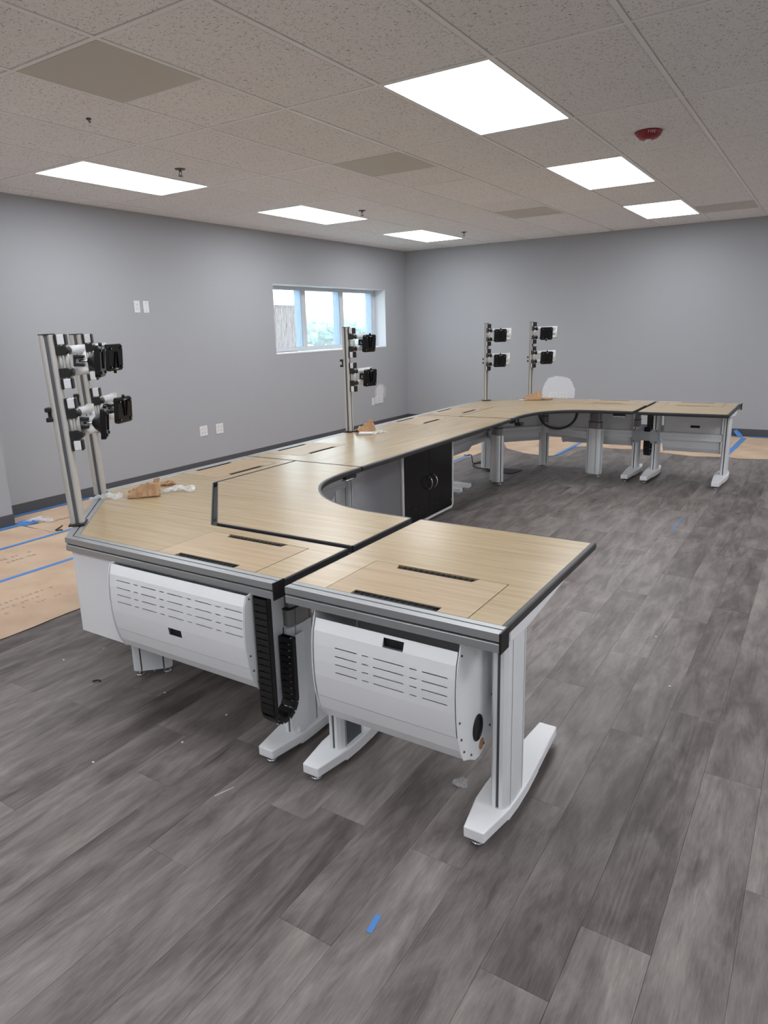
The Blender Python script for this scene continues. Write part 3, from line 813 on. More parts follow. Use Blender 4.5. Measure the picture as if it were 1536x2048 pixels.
CURVE = [(-.022, .664), (-.004, .640), (.010, .600), (.016, .550), (.018, .500), (.017, .450), (.013, .410), (.006, .365), (-.006, .320), (-.030, .280), (-.075, .258)]
def curve_o(z):
    for (o0, z0), (o1, z1) in zip(CURVE[:-1], CURVE[1:]):
        if z1 <= z <= z0: return o0 + (o1 - o0) * (z0 - z) / (z0 - z1)
    return CURVE[-1][0]
def basket(t, T, L, slots, rows, handle, zs=0., os_=0., hole=True, sticker=False, chain=False):
    """T: origin on the rail outer line, u along the rail, v inward"""
    bk = MB(T).box(.004, L - .004, .2355, .2375, .30 + zs, .662)
    pts = [(.075 - os_, .258 + zs), (.12, .248 + zs), (.19, .25 + zs), (.22, .29 + zs), (.2355, .36 + zs), (.2355, .664)]
    vs = [(u, v, z) for u in (.004, L - .004) for v, z in pts]; n = len(pts)
    bk = MB(T).add(vs, [(i, i + 1, n + i + 1, n + i) for i in range(n - 1)])
    root = bk.build('cable_basket', M['white'], t, solid=.002)
    # lower fixed panel
    zz = [.368, .345, .320, .300, .280, .258]
    vs = [(u, -(curve_o(z) + os_ - .003), z + zs) for u in (.003, L - .003) for z in zz]; n = len(zz)
    MB(T).add(vs, [(i, i + 1, n + i + 1, n + i) for i in range(n - 1)]).build('lower_panel', M['white'], root, solid=.0016)
    # door with punched slots
    us = sorted({.006, L - .006} | {q for s_ in slots for q in s_} | ({handle[0], handle[1]} if handle else set()))
    zr = {.372, .637, .60, .57, .54, .51, .48, .45, .42, .395}
    hz = set()
    for r_ in rows: hz |= {r_ - .0018, r_ + .0018}
    if handle: hz |= {handle[2], handle[3]}
    zr = {z for z in zr if all(abs(z - h_) > .004 for h_ in hz)} | hz
    zl = sorted(zr, reverse=True)
    vs = [(u, -(curve_o(z) + os_), z + zs) for u in us for z in zl]; n = len(zl); fs = []
    for i in range(len(us) - 1):
        um = (us[i] + us[i + 1]) / 2
        for j in range(n - 1):
            zm = (zl[j] + zl[j + 1]) / 2
            if any(s_[0] < um < s_[1] for s_ in slots) and any(abs(zm - r_) < .0017 for r_ in rows): continue
            if handle and handle[0] < um < handle[1] and handle[2] < zm < handle[3]: continue
            fs.append((i * n + j, i * n + j + 1, (i + 1) * n + j + 1, (i + 1) * n + j))
    dr = MB(T); dr.add(vs, fs)
    d_ = dr.build('basket_door', M['white'], root, solid=.0016)
    if handle:
        oo = -(curve_o((handle[2] + handle[3]) / 2) + os_) + .012
        MB(T).box(handle[0] - .004, handle[1] + .004, oo, oo + .001, handle[2] + zs - .004, handle[3] + zs + .004).build('handle_recess', M['groove'], d_)
    ep = [(-(o + os_ + .004), z + zs) for o, z in CURVE[1:]]
    ep = [(.030, .672), (.006 - os_, .664)] + ep + [(.105, .236 + zs), (.135, .232 + zs), (.19, .245 + zs), (.222, .29 + zs), (.240, .37 + zs), (.240, .672)]
    for u in (0, L):
        e = MB(T).prism(ep, u - .0015, u + .0015, 'x').build('end_plate', M['white'], root, bevel=.0006)
        sg = -1 if u == 0 else 1
        q = MB(T)
        for v, z in ((-(curve_o(.62) + os_) + .012, .625), (-(curve_o(.42) + os_) + .010, .42), (-(curve_o(.36) + os_) + .012, .36), (-(curve_o(.31) + os_) + .014, .31), (.075, .272), (.165, .262), (.212, .30), (.226, .40), (.228, .60)):
            q.cyl((u, v, z + zs), (u + sg * .005, v, z + zs), .0045, .003, 8)
        q.build('screw', M['slot'], e)
        if hole and u == L:
            g = MB(T); k = 24; ring = []
            for i in range(k):
                a = 2 * math.pi * i / k; ring.append((u + .003, .120 + .030 * math.cos(a), .340 + zs + .040 * math.sin(a)))
            g.tube(ring, .004, 6, True)
            g.prism([(.120 + .029 * math.cos(2 * math.pi * i / k), .340 + zs + .039 * math.sin(2 * math.pi * i / k)) for i in range(k)], u + .0016, u + .0022, 'x')
            g.build('cable_grommet', M['black'], e)
        if sticker and u == L:
            MB(T).prism([(.150 + .018 * math.cos(2 * math.pi * i / 20), .268 + zs + .019 * math.sin(2 * math.pi * i / 20)) for i in range(20)], u + .0016, u + .0024, 'x').build('round_sticker', M['sticker'], e)
    MB(T).box(.004, L - .004, .2345, .2352, .602, .612).build('shadow_gap', M['groove'], root)
    return root

def beam(t, p, q, z0=.375, z1=.445, w=.04, name='cross_beam'):
    p = Vector((p[0], p[1], 0)); q = Vector((q[0], q[1], 0)); d = q - p
    T = rot(p.x, p.y, math.atan2(d.y, d.x)); L = d.length
    zm = (z0 + z1) / 2; h = w / 2
    poly = [(-h, z0), (h, z0), (h, zm - .006), (h - .006, zm - .005), (h - .006, zm + .005), (h, zm + .006), (h, z1), (-h, z1), (-h, zm + .006), (-h + .006, zm + .005), (-h + .006, zm - .005), (-h, zm - .006)]
    return MB(T).prism(poly, 0, L, 'x').build(name, M['alucol'], t)

chain_mesh = [None]
def chain(t, x, y, s, ztop=.655, zin=.462):
    """U shaped cable chain; strands at y and y+s*0.115, links 58 mm wide along x"""
    root = MB().box(x - .024, x + .024, min(y, y + s * .02), max(y, y + s * .02), ztop, ztop + .010).build('cable_chain', M['black'], t)
    w, d, h = .029, .013, .0115
    r = .0575; zb = .178 + r; step = .0245; pos = []
    z = ztop - h
    while z > zb: pos.append((y, z, 0.0)); z -= step
    n = 6
    for i in range(n + 1):
        a = math.pi * i / n
        pos.append((y + s * (r - r * math.cos(a)), zb - r * math.sin(a), a))
    z = zb + step
    while z < zin: pos.append((y + s * 2 * r, z, math.pi)); z += step
    for yy, z, a in pos:
        if chain_mesh[0] is None:
            q = MB()
            q.box(-w, -w + .005, -d, d, -h, h); q.box(w - .005, w, -d, d, -h, h)
            q.box(-w + .005, w - .005, -d, -d + .003, -h + .001, h - .0015); q.box(-w + .005, w - .005, d - .003, d, -h + .001, h - .0015)
            q.box(-w - .002, -w, -d * .7, d * .7, -h * .5, h * 1.6); q.box(w, w + .002, -d * .7, d * .7, -h * .5, h * 1.6)
            o = q.build('chain_link', M['black'], None, loc=(0, 0, 0)); chain_mesh[0] = o.data
        else:
            o = bpy.data.objects.new('chain_link', chain_mesh[0]); COL.objects.link(o)
        o.parent = root
        o.location = Vector((x, yy, z)) - t.location
        o.rotation_euler = (a * s, 0, 0)
    return root

def controller(t, x, y, ang):
    T = rot(x, y, ang)
    c_ = MB(T).box(-.055, .055, -.014, .016, .672, .690).build('hand_controller', M['black'], t, bevel=.005)
    q = MB(T).tube([(-.06, .012, .666), (-.05, .020, .664), (.05, .020, .664), (.06, .012, .666), (.05, -.012, .668), (-.05, -.012, .668)], .0035, 6, True)
    q.build('controller_bezel', M['chrome'], c_)
    b_ = MB(T)
    for i in range(4): b_.cyl((-.036 + i * .024, .004, .672), (-.036 + i * .024, .004, .669), .006, n=8)
    b_.build('controller_buttons', M['slot'], c_)

def crom(p, k=4):
    out = []
    for i in range(len(p) - 1):
        p0 = Vector(p[max(i - 1, 0)]); p1 = Vector(p[i]); p2 = Vector(p[i + 1]); p3 = Vector(p[min(i + 2, len(p) - 1)])
        for j in range(k):
            t_ = j / k
            q = .5 * ((2 * p1) + (p2 - p0) * t_ + (2 * p0 - 5 * p1 + 4 * p2 - p3) * t_ ** 2 + (3 * p1 - p0 - 3 * p2 + p3) * t_ ** 3)
            out.append((q.x, q.y))
    out.append(tuple(p[-1])); return out

YN, XS, YF = -8.655, 2.72, -2.70
HP = math.pi / 2

# --- near end desk
d1 = thing('console_desk', 'square console desk end unit nearest the camera with light wood top', 'desk', (4.91, -8.2, 0))
rail(d1, [(4.540, YN), (5.284, YN)], ((5.284, YN), (1, 0), (0, -1)))
MB().prism([(4.541, -8.5985), (4.663, -8.5985), (4.663, -8.294), (5.167, -8.294), (5.167, -8.5985), (5.268, -8.5985), (5.268, -7.746), (4.541, -7.746)], .692, ZT).build('tabletop', M['woodx'], d1)
MB().sweep([(5.268, -8.598), (5.268, -7.746), (4.541, -7.746)], BAND).build('edge_band', M['edge'], d1)
MB().sweep([(4.541, -7.746), (4.541, -8.598)], THIN).build('edge_band', M['edge'], d1)
lid(d1, 4.664, -8.5985, 0, .502, .096, .402, M['lidx'])
t_leg(d1, 5.226, YN, 0, au=(-.02, .036), infill=False, fo=-.022); t_leg(d1, 4.600, YN, 0, fo=-.012)
basket(d1, rot(4.655, YN, 0), .512, [(.089, .171), (.190, .214), (.232, .338), (.358, .382), (.400, .482)], [.558, .530, .503, .475], (.262, .333, .600, .628), sticker=True)
beam(d1, (4.63, YN + .262), (5.19, YN + .262))

# --- near corner desk
d2 = thing('console_desk', 'L-shaped corner console desk with curved inner edge and split wood top, left foreground', 'desk', (3.3, -8.0, 0))
rail(d2, [(XS, -6.882), (XS, -8.02), (3.355, YN), (4.487, YN)], ((4.487, YN), (1, 0), (0, -1)))
MB().prism([(3.3785, -8.5985), (3.854, -8.5985), (3.854, -8.294), (4.361, -8.294), (4.361, -8.5985), (4.487, -8.5985), (4.487, -8.232), (3.772, -8.232), (3.135, -7.595), (3.135, -6.882),
            (2.7765, -6.882), (2.7765, -6.994), (3.081, -6.994), (3.081, -7.491), (2.7765, -7.491), (2.7765, -7.9965)], .692, ZT).build('rear_tabletop', M['woodx'], d2)
MB().sweep([(4.487, -8.598), (4.487, -8.232), (3.772, -8.232), (3.135, -7.595), (3.135, -6.882)], THIN).build('edge_band', M['edge'], d2)
ncv = crom([(4.487, -7.746), (4.32, -7.738), (4.20, -7.726), (4.06, -7.685), (3.93, -7.615), (3.83, -7.53), (3.755, -7.44), (3.70, -7.345), (3.665, -7.24), (3.645, -7.11), (3.640, -6.98), (3.640, -6.882)])
MB().prism([(3.772, -8.188), (4.487, -8.188)] + ncv + [(3.157, -6.882), (3.157, -7.573)], .692, ZT).build('front_tabletop', M['woodx'], d2)
MB().sweep([(4.487, -8.188), (4.487, -7.746)], THIN).build('edge_band', M['edge'], d2)
MB().sweep(ncv, BAND).build('edge_band', M['edge'], d2)
MB().sweep([(3.157, -6.882), (3.157, -7.573), (3.772, -8.188), (4.487, -8.188)], THIN).build('edge_band', M['edge'], d2)
lid(d2, 3.855, -8.5985, 0, .505, .099, .405, M['lidx'])
lid(d2, 2.7765, -6.995, -HP, .495, .10, .395, M['lidy'])
t_leg(d2, 4.395, YN, 0, tele=True, arm=False, fo=-.012)
b = MB(); b.box(4.360, 4.363, -8.54, -8.45, .10, .462); b.box(4.437, 4.440, -8.54, -8.45, .10, .462); b.box(4.363, 4.437, -8.453, -8.450, .10, .462); b.box(4.363, 4.437, -8.50, -8.45, .07, .10)
b.build('chain_bracket', M['white'], d2)
chain(d2, 4.425, YN + .012, 1)
s2_ = [(.048 + i * .1445, .129 + i * .1445) for i in range(5)] + [(.149 + i * .1445, .1725 + i * .1445) for i in range(4)]
basket(d2, rot(3.665, YN, 0), .72, s2_, [.580, .551, .522, .493], (.325, .395, .415, .445), zs=.026, os_=.020, hole=False)
basket(d2, rot(XS, -6.93, -HP), .66, s2_[:3] + s2_[5:7], [.580, .551, .522, .493], None, zs=.026, os_=.020, hole=False)
MB().sweep([(XS, -7.60), (XS, -8.02), (3.355, YN), (3.66, YN)], [(-.022, .664), (-.020, .664), (-.020, .30), (-.022, .30)]).build('modesty_panel', M['white'], d2)
for x, y in ((3.46, -8.37), (3.005, -7.915)):
    column(d2, rot(x, y, math.pi / 4), .03, .69, False, w=.17, name='rear_leg')
    leveler(rot(x, y, math.pi / 4), -.06, 0).build('leveling_foot', M['chrome'], d2); leveler(rot(x, y, math.pi / 4), .06, 0).build('leveling_foot', M['chrome'], d2)
for x, y, a in ((4.0525, -8.0325, 1.2), (3.3425, -7.3225, .4)):
    column(d2, rot(x, y, a), .03, .69, True, w=.15, d=.075, name='lift_column')
    leveler(rot(x, y, a), .045, 0).build('leveling_foot', M['chrome'], d2); leveler(rot(x, y, a), -.045, 0).build('leveling_foot', M['chrome'], d2)
beam(d2, (3.52, -8.33), (4.02, -8.06)); beam(d2, (3.03, -7.85), (3.32, -7.36)); beam(d2, (3.46, -8.37), (3.005, -7.915)); beam(d2, (3.50, YN + .265), (4.36, YN + .265)); beam(d2, (XS + .265, -7.85), (XS + .265, -6.90))
controller(d2, 3.640, -6.985, HP)

# --- side desk
d3 = thing('console_desk', 'straight console desk along the left wall with black cabinet below', 'desk', (3.2, -5.7, 0))
rail(d3, [(XS, -4.508), (XS, -6.866)])
MB().prism([(2.7765, -6.866), (3.640, -6.866), (3.640, -4.508), (2.7765, -4.508), (2.7765, -4.629), (3.081, -4.629), (3.081, -5.131), (2.7765, -5.131), (2.7765, -6.229), (3.081, -6.229), (3.081, -6.731), (2.7765, -6.731)], .692, ZT).build('tabletop', M['woody'], d3)
MB().sweep([(3.640, -6.866), (3.640, -4.508)], BAND).build('edge_band', M['edge'], d3)
MB().sweep([(2.778, -6.866), (3.640, -6.866)], [(0, .7195), (.003, .7195), (.003, .692), (0, .692)]).build('edge_band', M['edge'], d3)
MB().sweep([(3.640, -4.508), (2.778, -4.508)], [(0, .7195), (.003, .7195), (.003, .692), (0, .692)]).build('edge_band', M['edge'], d3)
lid(d3, 2.7765, -4.63, -HP, .50, .098, .402, M['lidy']); lid(d3, 2.7765, -6.23, -HP, .50, .098, .402, M['lidy'])
t_leg(d3, XS - .20, -4.57, -HP); t_leg(d3, XS, -6.10, -HP)
basket(d3, rot(XS, -6.20, -HP), .56, s2_[:3] + s2_[5:7], [.580, .551, .522, .493], None, zs=.026, os_=.020, hole=False)
beam(d3, (XS + .262, -6.75), (XS + .262, -5.93)); beam(d3, (XS + .262, -5.02), (XS + .262, -4.67))

# --- far corner desk
d4 = thing('console_desk', 'curved corner console desk in the far room corner with silver lift columns', 'desk', (3.3, -3.4, 0))
rail(d4, [(4.492, YF), (3.25, YF), (XS, -3.23), (XS, -4.492)])
MB().prism([(4.492, -2.7565), (4.351, -2.7565), (4.351, -3.061), (3.844, -3.061), (3.844, -2.7565), (3.2735, -2.7565), (2.7765, -3.2535), (2.7765, -3.859), (3.081, -3.859), (3.081, -4.361), (2.7765, -4.361), (2.7765, -4.492),
            (3.135, -4.492), (3.135, -3.655), (3.665, -3.125), (4.492, -3.125)], .692, ZT).build('rear_tabletop', M['woodx'], d4)
fcv = crom([(3.640, -4.492), (3.637, -4.24), (3.675, -4.02), (3.745, -3.885), (3.92, -3.725), (4.10, -3.675), (4.27, -3.660), (4.484, -3.652)])
LIFT = .003
MB().prism(fcv + [(4.484, -3.165), (3.672, -3.165), (3.157, -3.680), (3.157, -4.492)], .692 + LIFT, ZT + LIFT).build('front_tabletop', M['woodx'], d4)
MB().sweep(fcv, [(o, z + LIFT) for o, z in BAND]).build('edge_band', M['edge'], d4)
MB().sweep([(4.484, -3.652), (4.484, -3.165), (3.672, -3.165), (3.157, -3.680), (3.157, -4.492)], [(o, z + LIFT) for o, z in THIN]).build('edge_band', M['edge'], d4)
MB().sweep([(3.135, -4.492), (3.135, -3.655), (3.665, -3.125), (4.492, -3.125), (4.492, -2.757)], THIN).build('edge_band', M['edge'], d4)
lid(d4, 4.35, -2.7565, math.pi, .505, .10, .405, M['lidx']); lid(d4, 2.7765, -3.86, -HP, .50, .10, .40, M['lidy'])
t_leg(d4, 4.375, YF, math.pi, tele=True, arm=False); t_leg(d4, XS - .21, -4.36, -HP, tele=True, arm=False)
chain(d4, 4.455, YF - .012, -1)
basket(d4, rot(4.32, YF, math.pi), .72, s2_, [.580, .551, .522, .493], None, zs=.026, os_=.020, hole=False)
basket(d4, rot(XS, -3.80, -HP), .66, s2_[:3] + s2_[5:7], [.580, .551, .522, .493], None, zs=.026, os_=.020, hole=False)
basket(d4, rot(3.24, -2.71, math.pi * 1.25), .72, [], [], None, zs=.026, os_=.010, hole=False)
MB().sweep([(4.30, YF), (3.25, YF), (XS, -3.23), (XS, -4.45)], [(-.242, .664), (-.240, .664), (-.240, .33), (-.242, .33)]).build('modesty_panel', M['white'], d4)
for x, y in ((3.4075, -2.9325), (2.9525, -3.3875)):
    column(d4, rot(x, y, -math.pi / 4), .03, .69, True, w=.13, d=.075, name='rear_leg') if x > 3.2 else column(d4, rot(x, y, math.pi / 4), .03, .69, False, w=.15, d=.07, name='rear_leg')
    leveler(rot(x, y, math.pi / 4), 0, .03).build('leveling_foot', M['chrome'], d4)
for x, y, a in ((4.04, -3.24, -.40), (3.30, -3.98, -.70)):
    column(d4, rot(x, y, a), .03, .69, True, w=.165, d=.085, name='lift_column')
    leveler(rot(x, y, a), .06, 0).build('leveling_foot', M['chrome'], d4); leveler(rot(x, y, a), -.06, 0).build('leveling_foot', M['chrome'], d4)
beam(d4, (3.45, -2.95), (4.00, -3.22)); beam(d4, (2.96, -3.42), (3.28, -3.94)); beam(d4, (2.97, -3.36), (3.39, -2.95)); beam(d4, (3.44, YF - .262), (4.35, YF - .262)); beam(d4, (XS + .262, -4.47), (XS + .262, -3.42))
controller(d4, 4.36, -3.640, 0)
q = MB(); q.box(3.575, 3.62, -4.38, -4.30, .660, .690); q.box(3.60, 3.66, -4.30, -4.22, .630, .655); q.box(3.62, 3.63, -4.28, -4.26, .655, .690)
q.build('control_box', M['black'], d4, bevel=.004)
hp = []
for i in range(25):
    a = math.pi * i / 24; hp.append((3.53 + .17 * (1 - math.cos(a)), -3.46 + .08 * (1 - math.cos(a)), .685 - .20 * math.sin(a) ** .8))
q = MB().tube(hp, .0125, 10); q.build('cable_hose', M['hose'], d4)

# --- far end desk
d5 = thing('console_desk', 'small square console desk at the far right end of the row', 'desk', (4.9, -3.2, 0))
rail(d5, [(5.275, YF), (4.524, YF)], ((5.275, YF), (1, 0), (0, 1)))
MB().prism([(5.258, -2.7565), (5.147, -2.7565), (5.147, -3.061), (4.643, -3.061), (4.643, -2.7565), (4.530, -2.7565), (4.530, -3.640), (5.258, -3.640)], .692, ZT).build('tabletop', M['woodx'], d5)
MB().sweep([(4.530, -3.640), (5.258, -3.640), (5.258, -2.758)], BAND).build('edge_band', M['edge'], d5)
MB().sweep([(4.530, -2.758), (4.530, -3.640)], THIN).build('edge_band', M['edge'], d5)
lid(d5, 5.146, -2.7565, math.pi, .502, .098, .402, M['lidx'])
t_leg(d5, 5.195, YF, math.pi, au=(-.058, .02), infill=False, fo=.014); t_leg(d5, 4.565, YF, math.pi, fo=.010)
basket(d5, rot(5.14, YF, math.pi), .512, [(.089, .171), (.190, .214), (.232, .338), (.358, .382), (.400, .482)], [.558, .530, .503, .475], (.18, .26, .50, .52), hole=True)
MB().box(4.872, 4.955, -2.940, -2.9385, .495, .518).build('handle_recess', M['groove'], d5)
beam(d5, (4.60, YF - .262), (5.16, YF - .262))
hb = MB()
yy = YF - .308
hb.prism([(.33, 4.345), (.33, 4.405), (.355, 4.425), (.355, 4.515), (.33, 4.535), (.33, 4.595), (.47, 4.595), (.47, 4.535), (.445, 4.515), (.445, 4.425), (.47, 4.405), (.47, 4.345)], yy - .004, yy, 'y')
h_ = hb.build('linking_bracket', mat('bracket_grey', 'a4a7aa', .45), d5)
q = MB()
for x in (4.365, 4.575):
    for z in (.345, .455): q.cyl((x, yy - .004, z), (x, yy - .008, z), .007, n=10)
q.build('bolt', M['slot'], h_)

# ------------------------------------------------------------------ black cabinet under the side desk
cb = thing('storage_cabinet', 'black two-door cabinet with white frame under the side desk', 'cabinet', (3.1, -5.47, 0))
cx1 = 3.36; cy0, cy1 = -5.885, -5.055; cz0, cz1 = .022, .672
MB().box(2.86, cx1 - .02, cy0 + .004, cy0 + .018, .04, .668).build('side_panel', M['greypanel'], cb)
MB().box(2.86, cx1 - .02, cy1 - .018, cy1 - .004, .04, .668).build('side_panel', M['greypanel'], cb)
MB().box(2.86, 2.87, cy0 + .018, cy1 - .018, .04, .668).build('back_panel', M['greypanel'], cb)
MB().box(2.87, cx1 - .02, cy0 + .018, cy1 - .018, .04, .055).build('bottom_panel', M['greypanel'], cb)
MB().box(2.86, cx1 - .02, cy0 + .004, cy1 - .004, .668, .682).build('top_panel', M['greypanel'], cb)
fp = []; r = .045
for cyy, czz, a0_ in ((cy1 - r, cz0 + r, -HP), (cy1 - r, cz1 - .02, 0), (cy0 + r, cz1 - .02, HP), (cy0 + r, cz0 + r, math.pi)):
    rr_ = r if czz < .3 else .02
    for i in range(6):
        a = a0_ + HP * i / 5
        fp.append((cx1 - .010, (cyy + (r - rr_) * (1 if cyy > -5.4 else -1)) + rr_ * math.cos(a), czz + rr_ * math.sin(a)))
MB().tube(fp, .011, 8, True).build('front_frame', M['white'], cb)
ym = (cy0 + cy1) / 2
for y0, y1, hs in ((cy0 + .014, ym - .0015, 1), (ym + .0015, cy1 - .014, -1)):
    d_ = MB().box(cx1 - .018, cx1 - .006, y0, y1, cz0 + .014, cz1 - .008).build('cabinet_door', M['gloss'], cb, bevel=.0015)
    hy = (ym - .042) if hs == 1 else (ym + .042)
    MB().tube([(cx1 - .006 + .048 * math.sin(math.pi * i / 12), hy, .268 + .108 * (1 - math.cos(math.pi * i / 12)) / 2) for i in range(13)], .0055, 8).build('handle', M['chrome'], d_)
    q = MB()
    for g in range(2):
        for k in range(6):
            yc = (y0 + y1) / 2 + (g - .5) * .12
            q.box(cx1 - .0065, cx1 - .004, yc - .05, yc + .05, .085 + k * .017, .090 + k * .017)
    q.build('louver', M['black'], d_)
    for zc in (.09, .64):
        hy2 = y0 + .018 if hs == 1 else y1 - .018
        MB().cyl((cx1 - .006, hy2, zc), (cx1 - .001, hy2, zc), .011, .009, 12).build('corner_bolt', M['chrome'], d_)
for y in (cy0 + .09, cy1 - .09):
    for x in (2.93, 3.29):
        MB().cyl((x, y, 0), (x, y, .040), .018, n=12).build('cabinet_foot', M['rubber'], cb)

# ------------------------------------------------------------------ monitor masts
def mast(x, y, f, lab, arms, clip_z, h=.822, lean=0.0):
    f = Vector((f[0], f[1], 0)).normalized(); la = Vector((-f.y, f.x, 0)); zb = ZT + .0022
    T = Matrix(((la.x, f.x, 0, x), (la.y, f.y, 0, y), (0, 0, 1, zb), (0, 0, 0, 1)))
    T = T @ Matrix.Rotation(lean, 4, 'X')
    t = thing('monitor_mast', lab, 'monitor mast', (x, y, zb), 'monitor masts on the desk rails')
    MB(T).box(-.044, .044, -.034, .034, 0, .008).build('base_plate', M['black'], t, bevel=.003)
    pr = []
    a_, b_ = .025, .031
    for i in range(40):
        q = 2 * math.pi * i / 40; cs, sn = math.cos(q), math.sin(q)
        px_, py_ = a_ * math.copysign(abs(cs) ** .7, cs), b_ * math.copysign(abs(sn) ** .7, sn)
        k_ = i % 10
        if k_ in (0, 1, 9): px_, py_ = px_ * .78, py_ * .78
        pr.append((px_, py_))
    pole = MB(T).prism(pr, .008, h - .004).build('pole', M['pole'], t)
    g = MB(T)
    for s_ in (-1, 1):
        g.box(s_ * .0200 - .0005, s_ * .0200 + .0005, -.0065, .0065, .009, h - .005); g.box(-.0050, .0050, s_ * .0248 - .0005, s_ * .0248 + .0005, .009, h - .005)
    g.build('pole_groove', M['slot'], pole)
    MB(T).prism([(a_ * 1.06 * math.cos(2 * math.pi * i / 24), b_ * 1.06 * math.sin(2 * math.pi * i / 24)) for i in range(24)], h - .004, h).build('pole_cap', M['black'], t)
    q = MB(T)
    for dz in (-.021, .021):
        q.box(-.028, .028, -.052, -.026, clip_z + dz - .009, clip_z + dz + .009)
    q.box(-.012, .012, -.045, -.030, clip_z - .014, clip_z + .014)
    q.build('cable_clip', M['black'], t, bevel=.003)
    for zc, E, Cc, yaw, flip in arms:
        E = Vector(E); Cc = Vector(Cc); pv = Vector((0, .060))
        am = MB(T)
        for dz in (-.046, .046):
            d = (E - pv).normalized(); s0 = pv + d * .016
            am.cyl((s0.x, s0.y, zc + dz), (E.x, E.y, zc + dz), .0185, n=14)
        am.cyl((E.x, E.y, zc), (Cc.x, Cc.y, zc), .0185, n=14)
        am.cyl((E.x, E.y, zc - .0655), (E.x, E.y, zc + .0655), .0175, n=14)
        a = am.build('monitor_arm', M['outlet'], t)
        for dz in (-.091, .091):
            k = MB(T); k.smooth = False
            k.box(-.021, .021, .040, .070, zc + dz - .021, zc + dz + .021)
            k.cur = 1
            k.box(-.0225, .0225, .030, .041, zc + dz - .0225, zc + dz + .0225); k.box(-.0225, .0225, .069, .077, zc + dz - .0225, zc + dz + .0225)
            k.build('clamp_block', [M['outlet'], M['black']], a, bevel=.004)
        for dz in (-.046, .046):
            k = MB(T).box(-.018, .018, .030, .058, zc + dz - .019, zc + dz + .019)
            d = (E - pv).normalized(); k.cyl((pv.x - d.x * .020, pv.y - d.y * .020, zc + dz), (pv.x + d.x * .032, pv.y + d.y * .032, zc + dz), .0200, n=16)
            k.build('pivot_knuckle', M['black'], a)
        k = MB(T).cyl((-.004, .042, zc - .07), (-.004, .042, zc + .07), .008, n=10); k.cyl((.002, .066, zc - .07), (.002, .066, zc + .07), .010, n=10)
        k.build('pivot_rod', M['pole'], a)
        # head: clevis, ball, cone, plate
        Th = T @ Matrix.Translation((Cc.x, Cc.y, zc)) @ Matrix.Rotation(yaw, 4, 'Z') @ Matrix.Rotation(-.10, 4, 'X')
        k = MB(Th)
        for dz in (-.017, .017): k.box(-.017, .017, -.020, .022, dz - .007, dz + .007)
        k.box(-.017, .017, -.020, -.012, -.017, .017)
        k.build('clevis', M['black'], a, bevel=.003)
        MB(Th).cyl((0, .0, 0), (0, .048, 0), .006, n=10).build('ball_stud', M['chrome'], a)
        k = MB(Th); n = 18
        for (y0_, r0_), (y1_, r1_) in zip([(.036, .012), (.045, .026), (.058, .036), (.070, .048)], [(.045, .026), (.058, .036), (.070, .048), (.080, .050)]):
            k.cyl((0, y0_, 0), (0, y1_, 0), r0_, r1_, n, False)
        k.build('swivel_cone', M['black'], a)
        Tp = Th @ (Matrix.Rotation(math.pi, 4, 'Y') if flip else Matrix.Identity(4))
        hw, ch = .064, .012; out = []
        for sx, sz in ((-1, -1), (1, -1), (1, 1), (-1, 1)):
            cxx, czz = sx * (hw - ch), sz * (hw - ch)
            base = math.atan2(sz, sx)
            for q_ in (-.7, -.25, .25, .7): out.append((cxx + ch * math.cos(base + q_) * 1.2, czz + ch * math.sin(base + q_) * 1.2))
        k = MB(Tp)
        k.add([(x_, .074, z_) for x_, z_ in out] + [(x_, .091, z_) for x_, z_ in out] + [(x_ * .92, .097, z_ * .92) for x_, z_ in out],
              [tuple(range(16)), tuple(range(32, 48))] + [(o + i, o + (i + 1) % 16, o + 16 + (i + 1) % 16, o + 16 + i) for o in (0, 16) for i in range(16)])
        pm = k.build('mounting_plate', M['gloss'], a)
        k = MB(Tp)
        k.prism([(.020, -.010), (.050, -.022), (.052, -.016), (-.028, -.002), (-.028, .002), (.052, .016), (.050, .022), (.020, .010)], 0, 0.0001) if False else None
        for sx in (-1, 1):
            k.add([(sx * .004, .0965, -.030), (sx * .016, .0965, .050), (sx * .022, .0965, .050), (sx * .008, .0965, -.030),
                   (sx * .004, .103, -.030), (sx * .016, .103, .050), (sx * .022, .103, .050), (sx * .008, .103, -.030)],
                  [(0, 1, 2, 3), (4, 5, 6, 7), (0, 1, 5, 4), (1, 2, 6, 5), (2, 3, 7, 6), (3, 0, 4, 7)])
            for sz in (-1, 1): k.box(sx * .046 - .006, sx * .046 + .006, .0965, .1015, sz * .046 - .006, sz * .046 + .006)
        k.cur = 1
        for sx in (-1, 1):
            for sz in (-1, 1): k.cyl((sx * .046, .1015, sz * .046), (sx * .046, .1025, sz * .046), .0035, n=8)
        k.box(-.014, .014, .0965, .0990, .052, .058)
        k.cur = 0
        k.cyl((.0, .088, .062), (.0, .088, .078), .0075, n=10)
        k.build('plate_ribs_and_knob', [M['gloss'], M['chrome']], a)
    return t

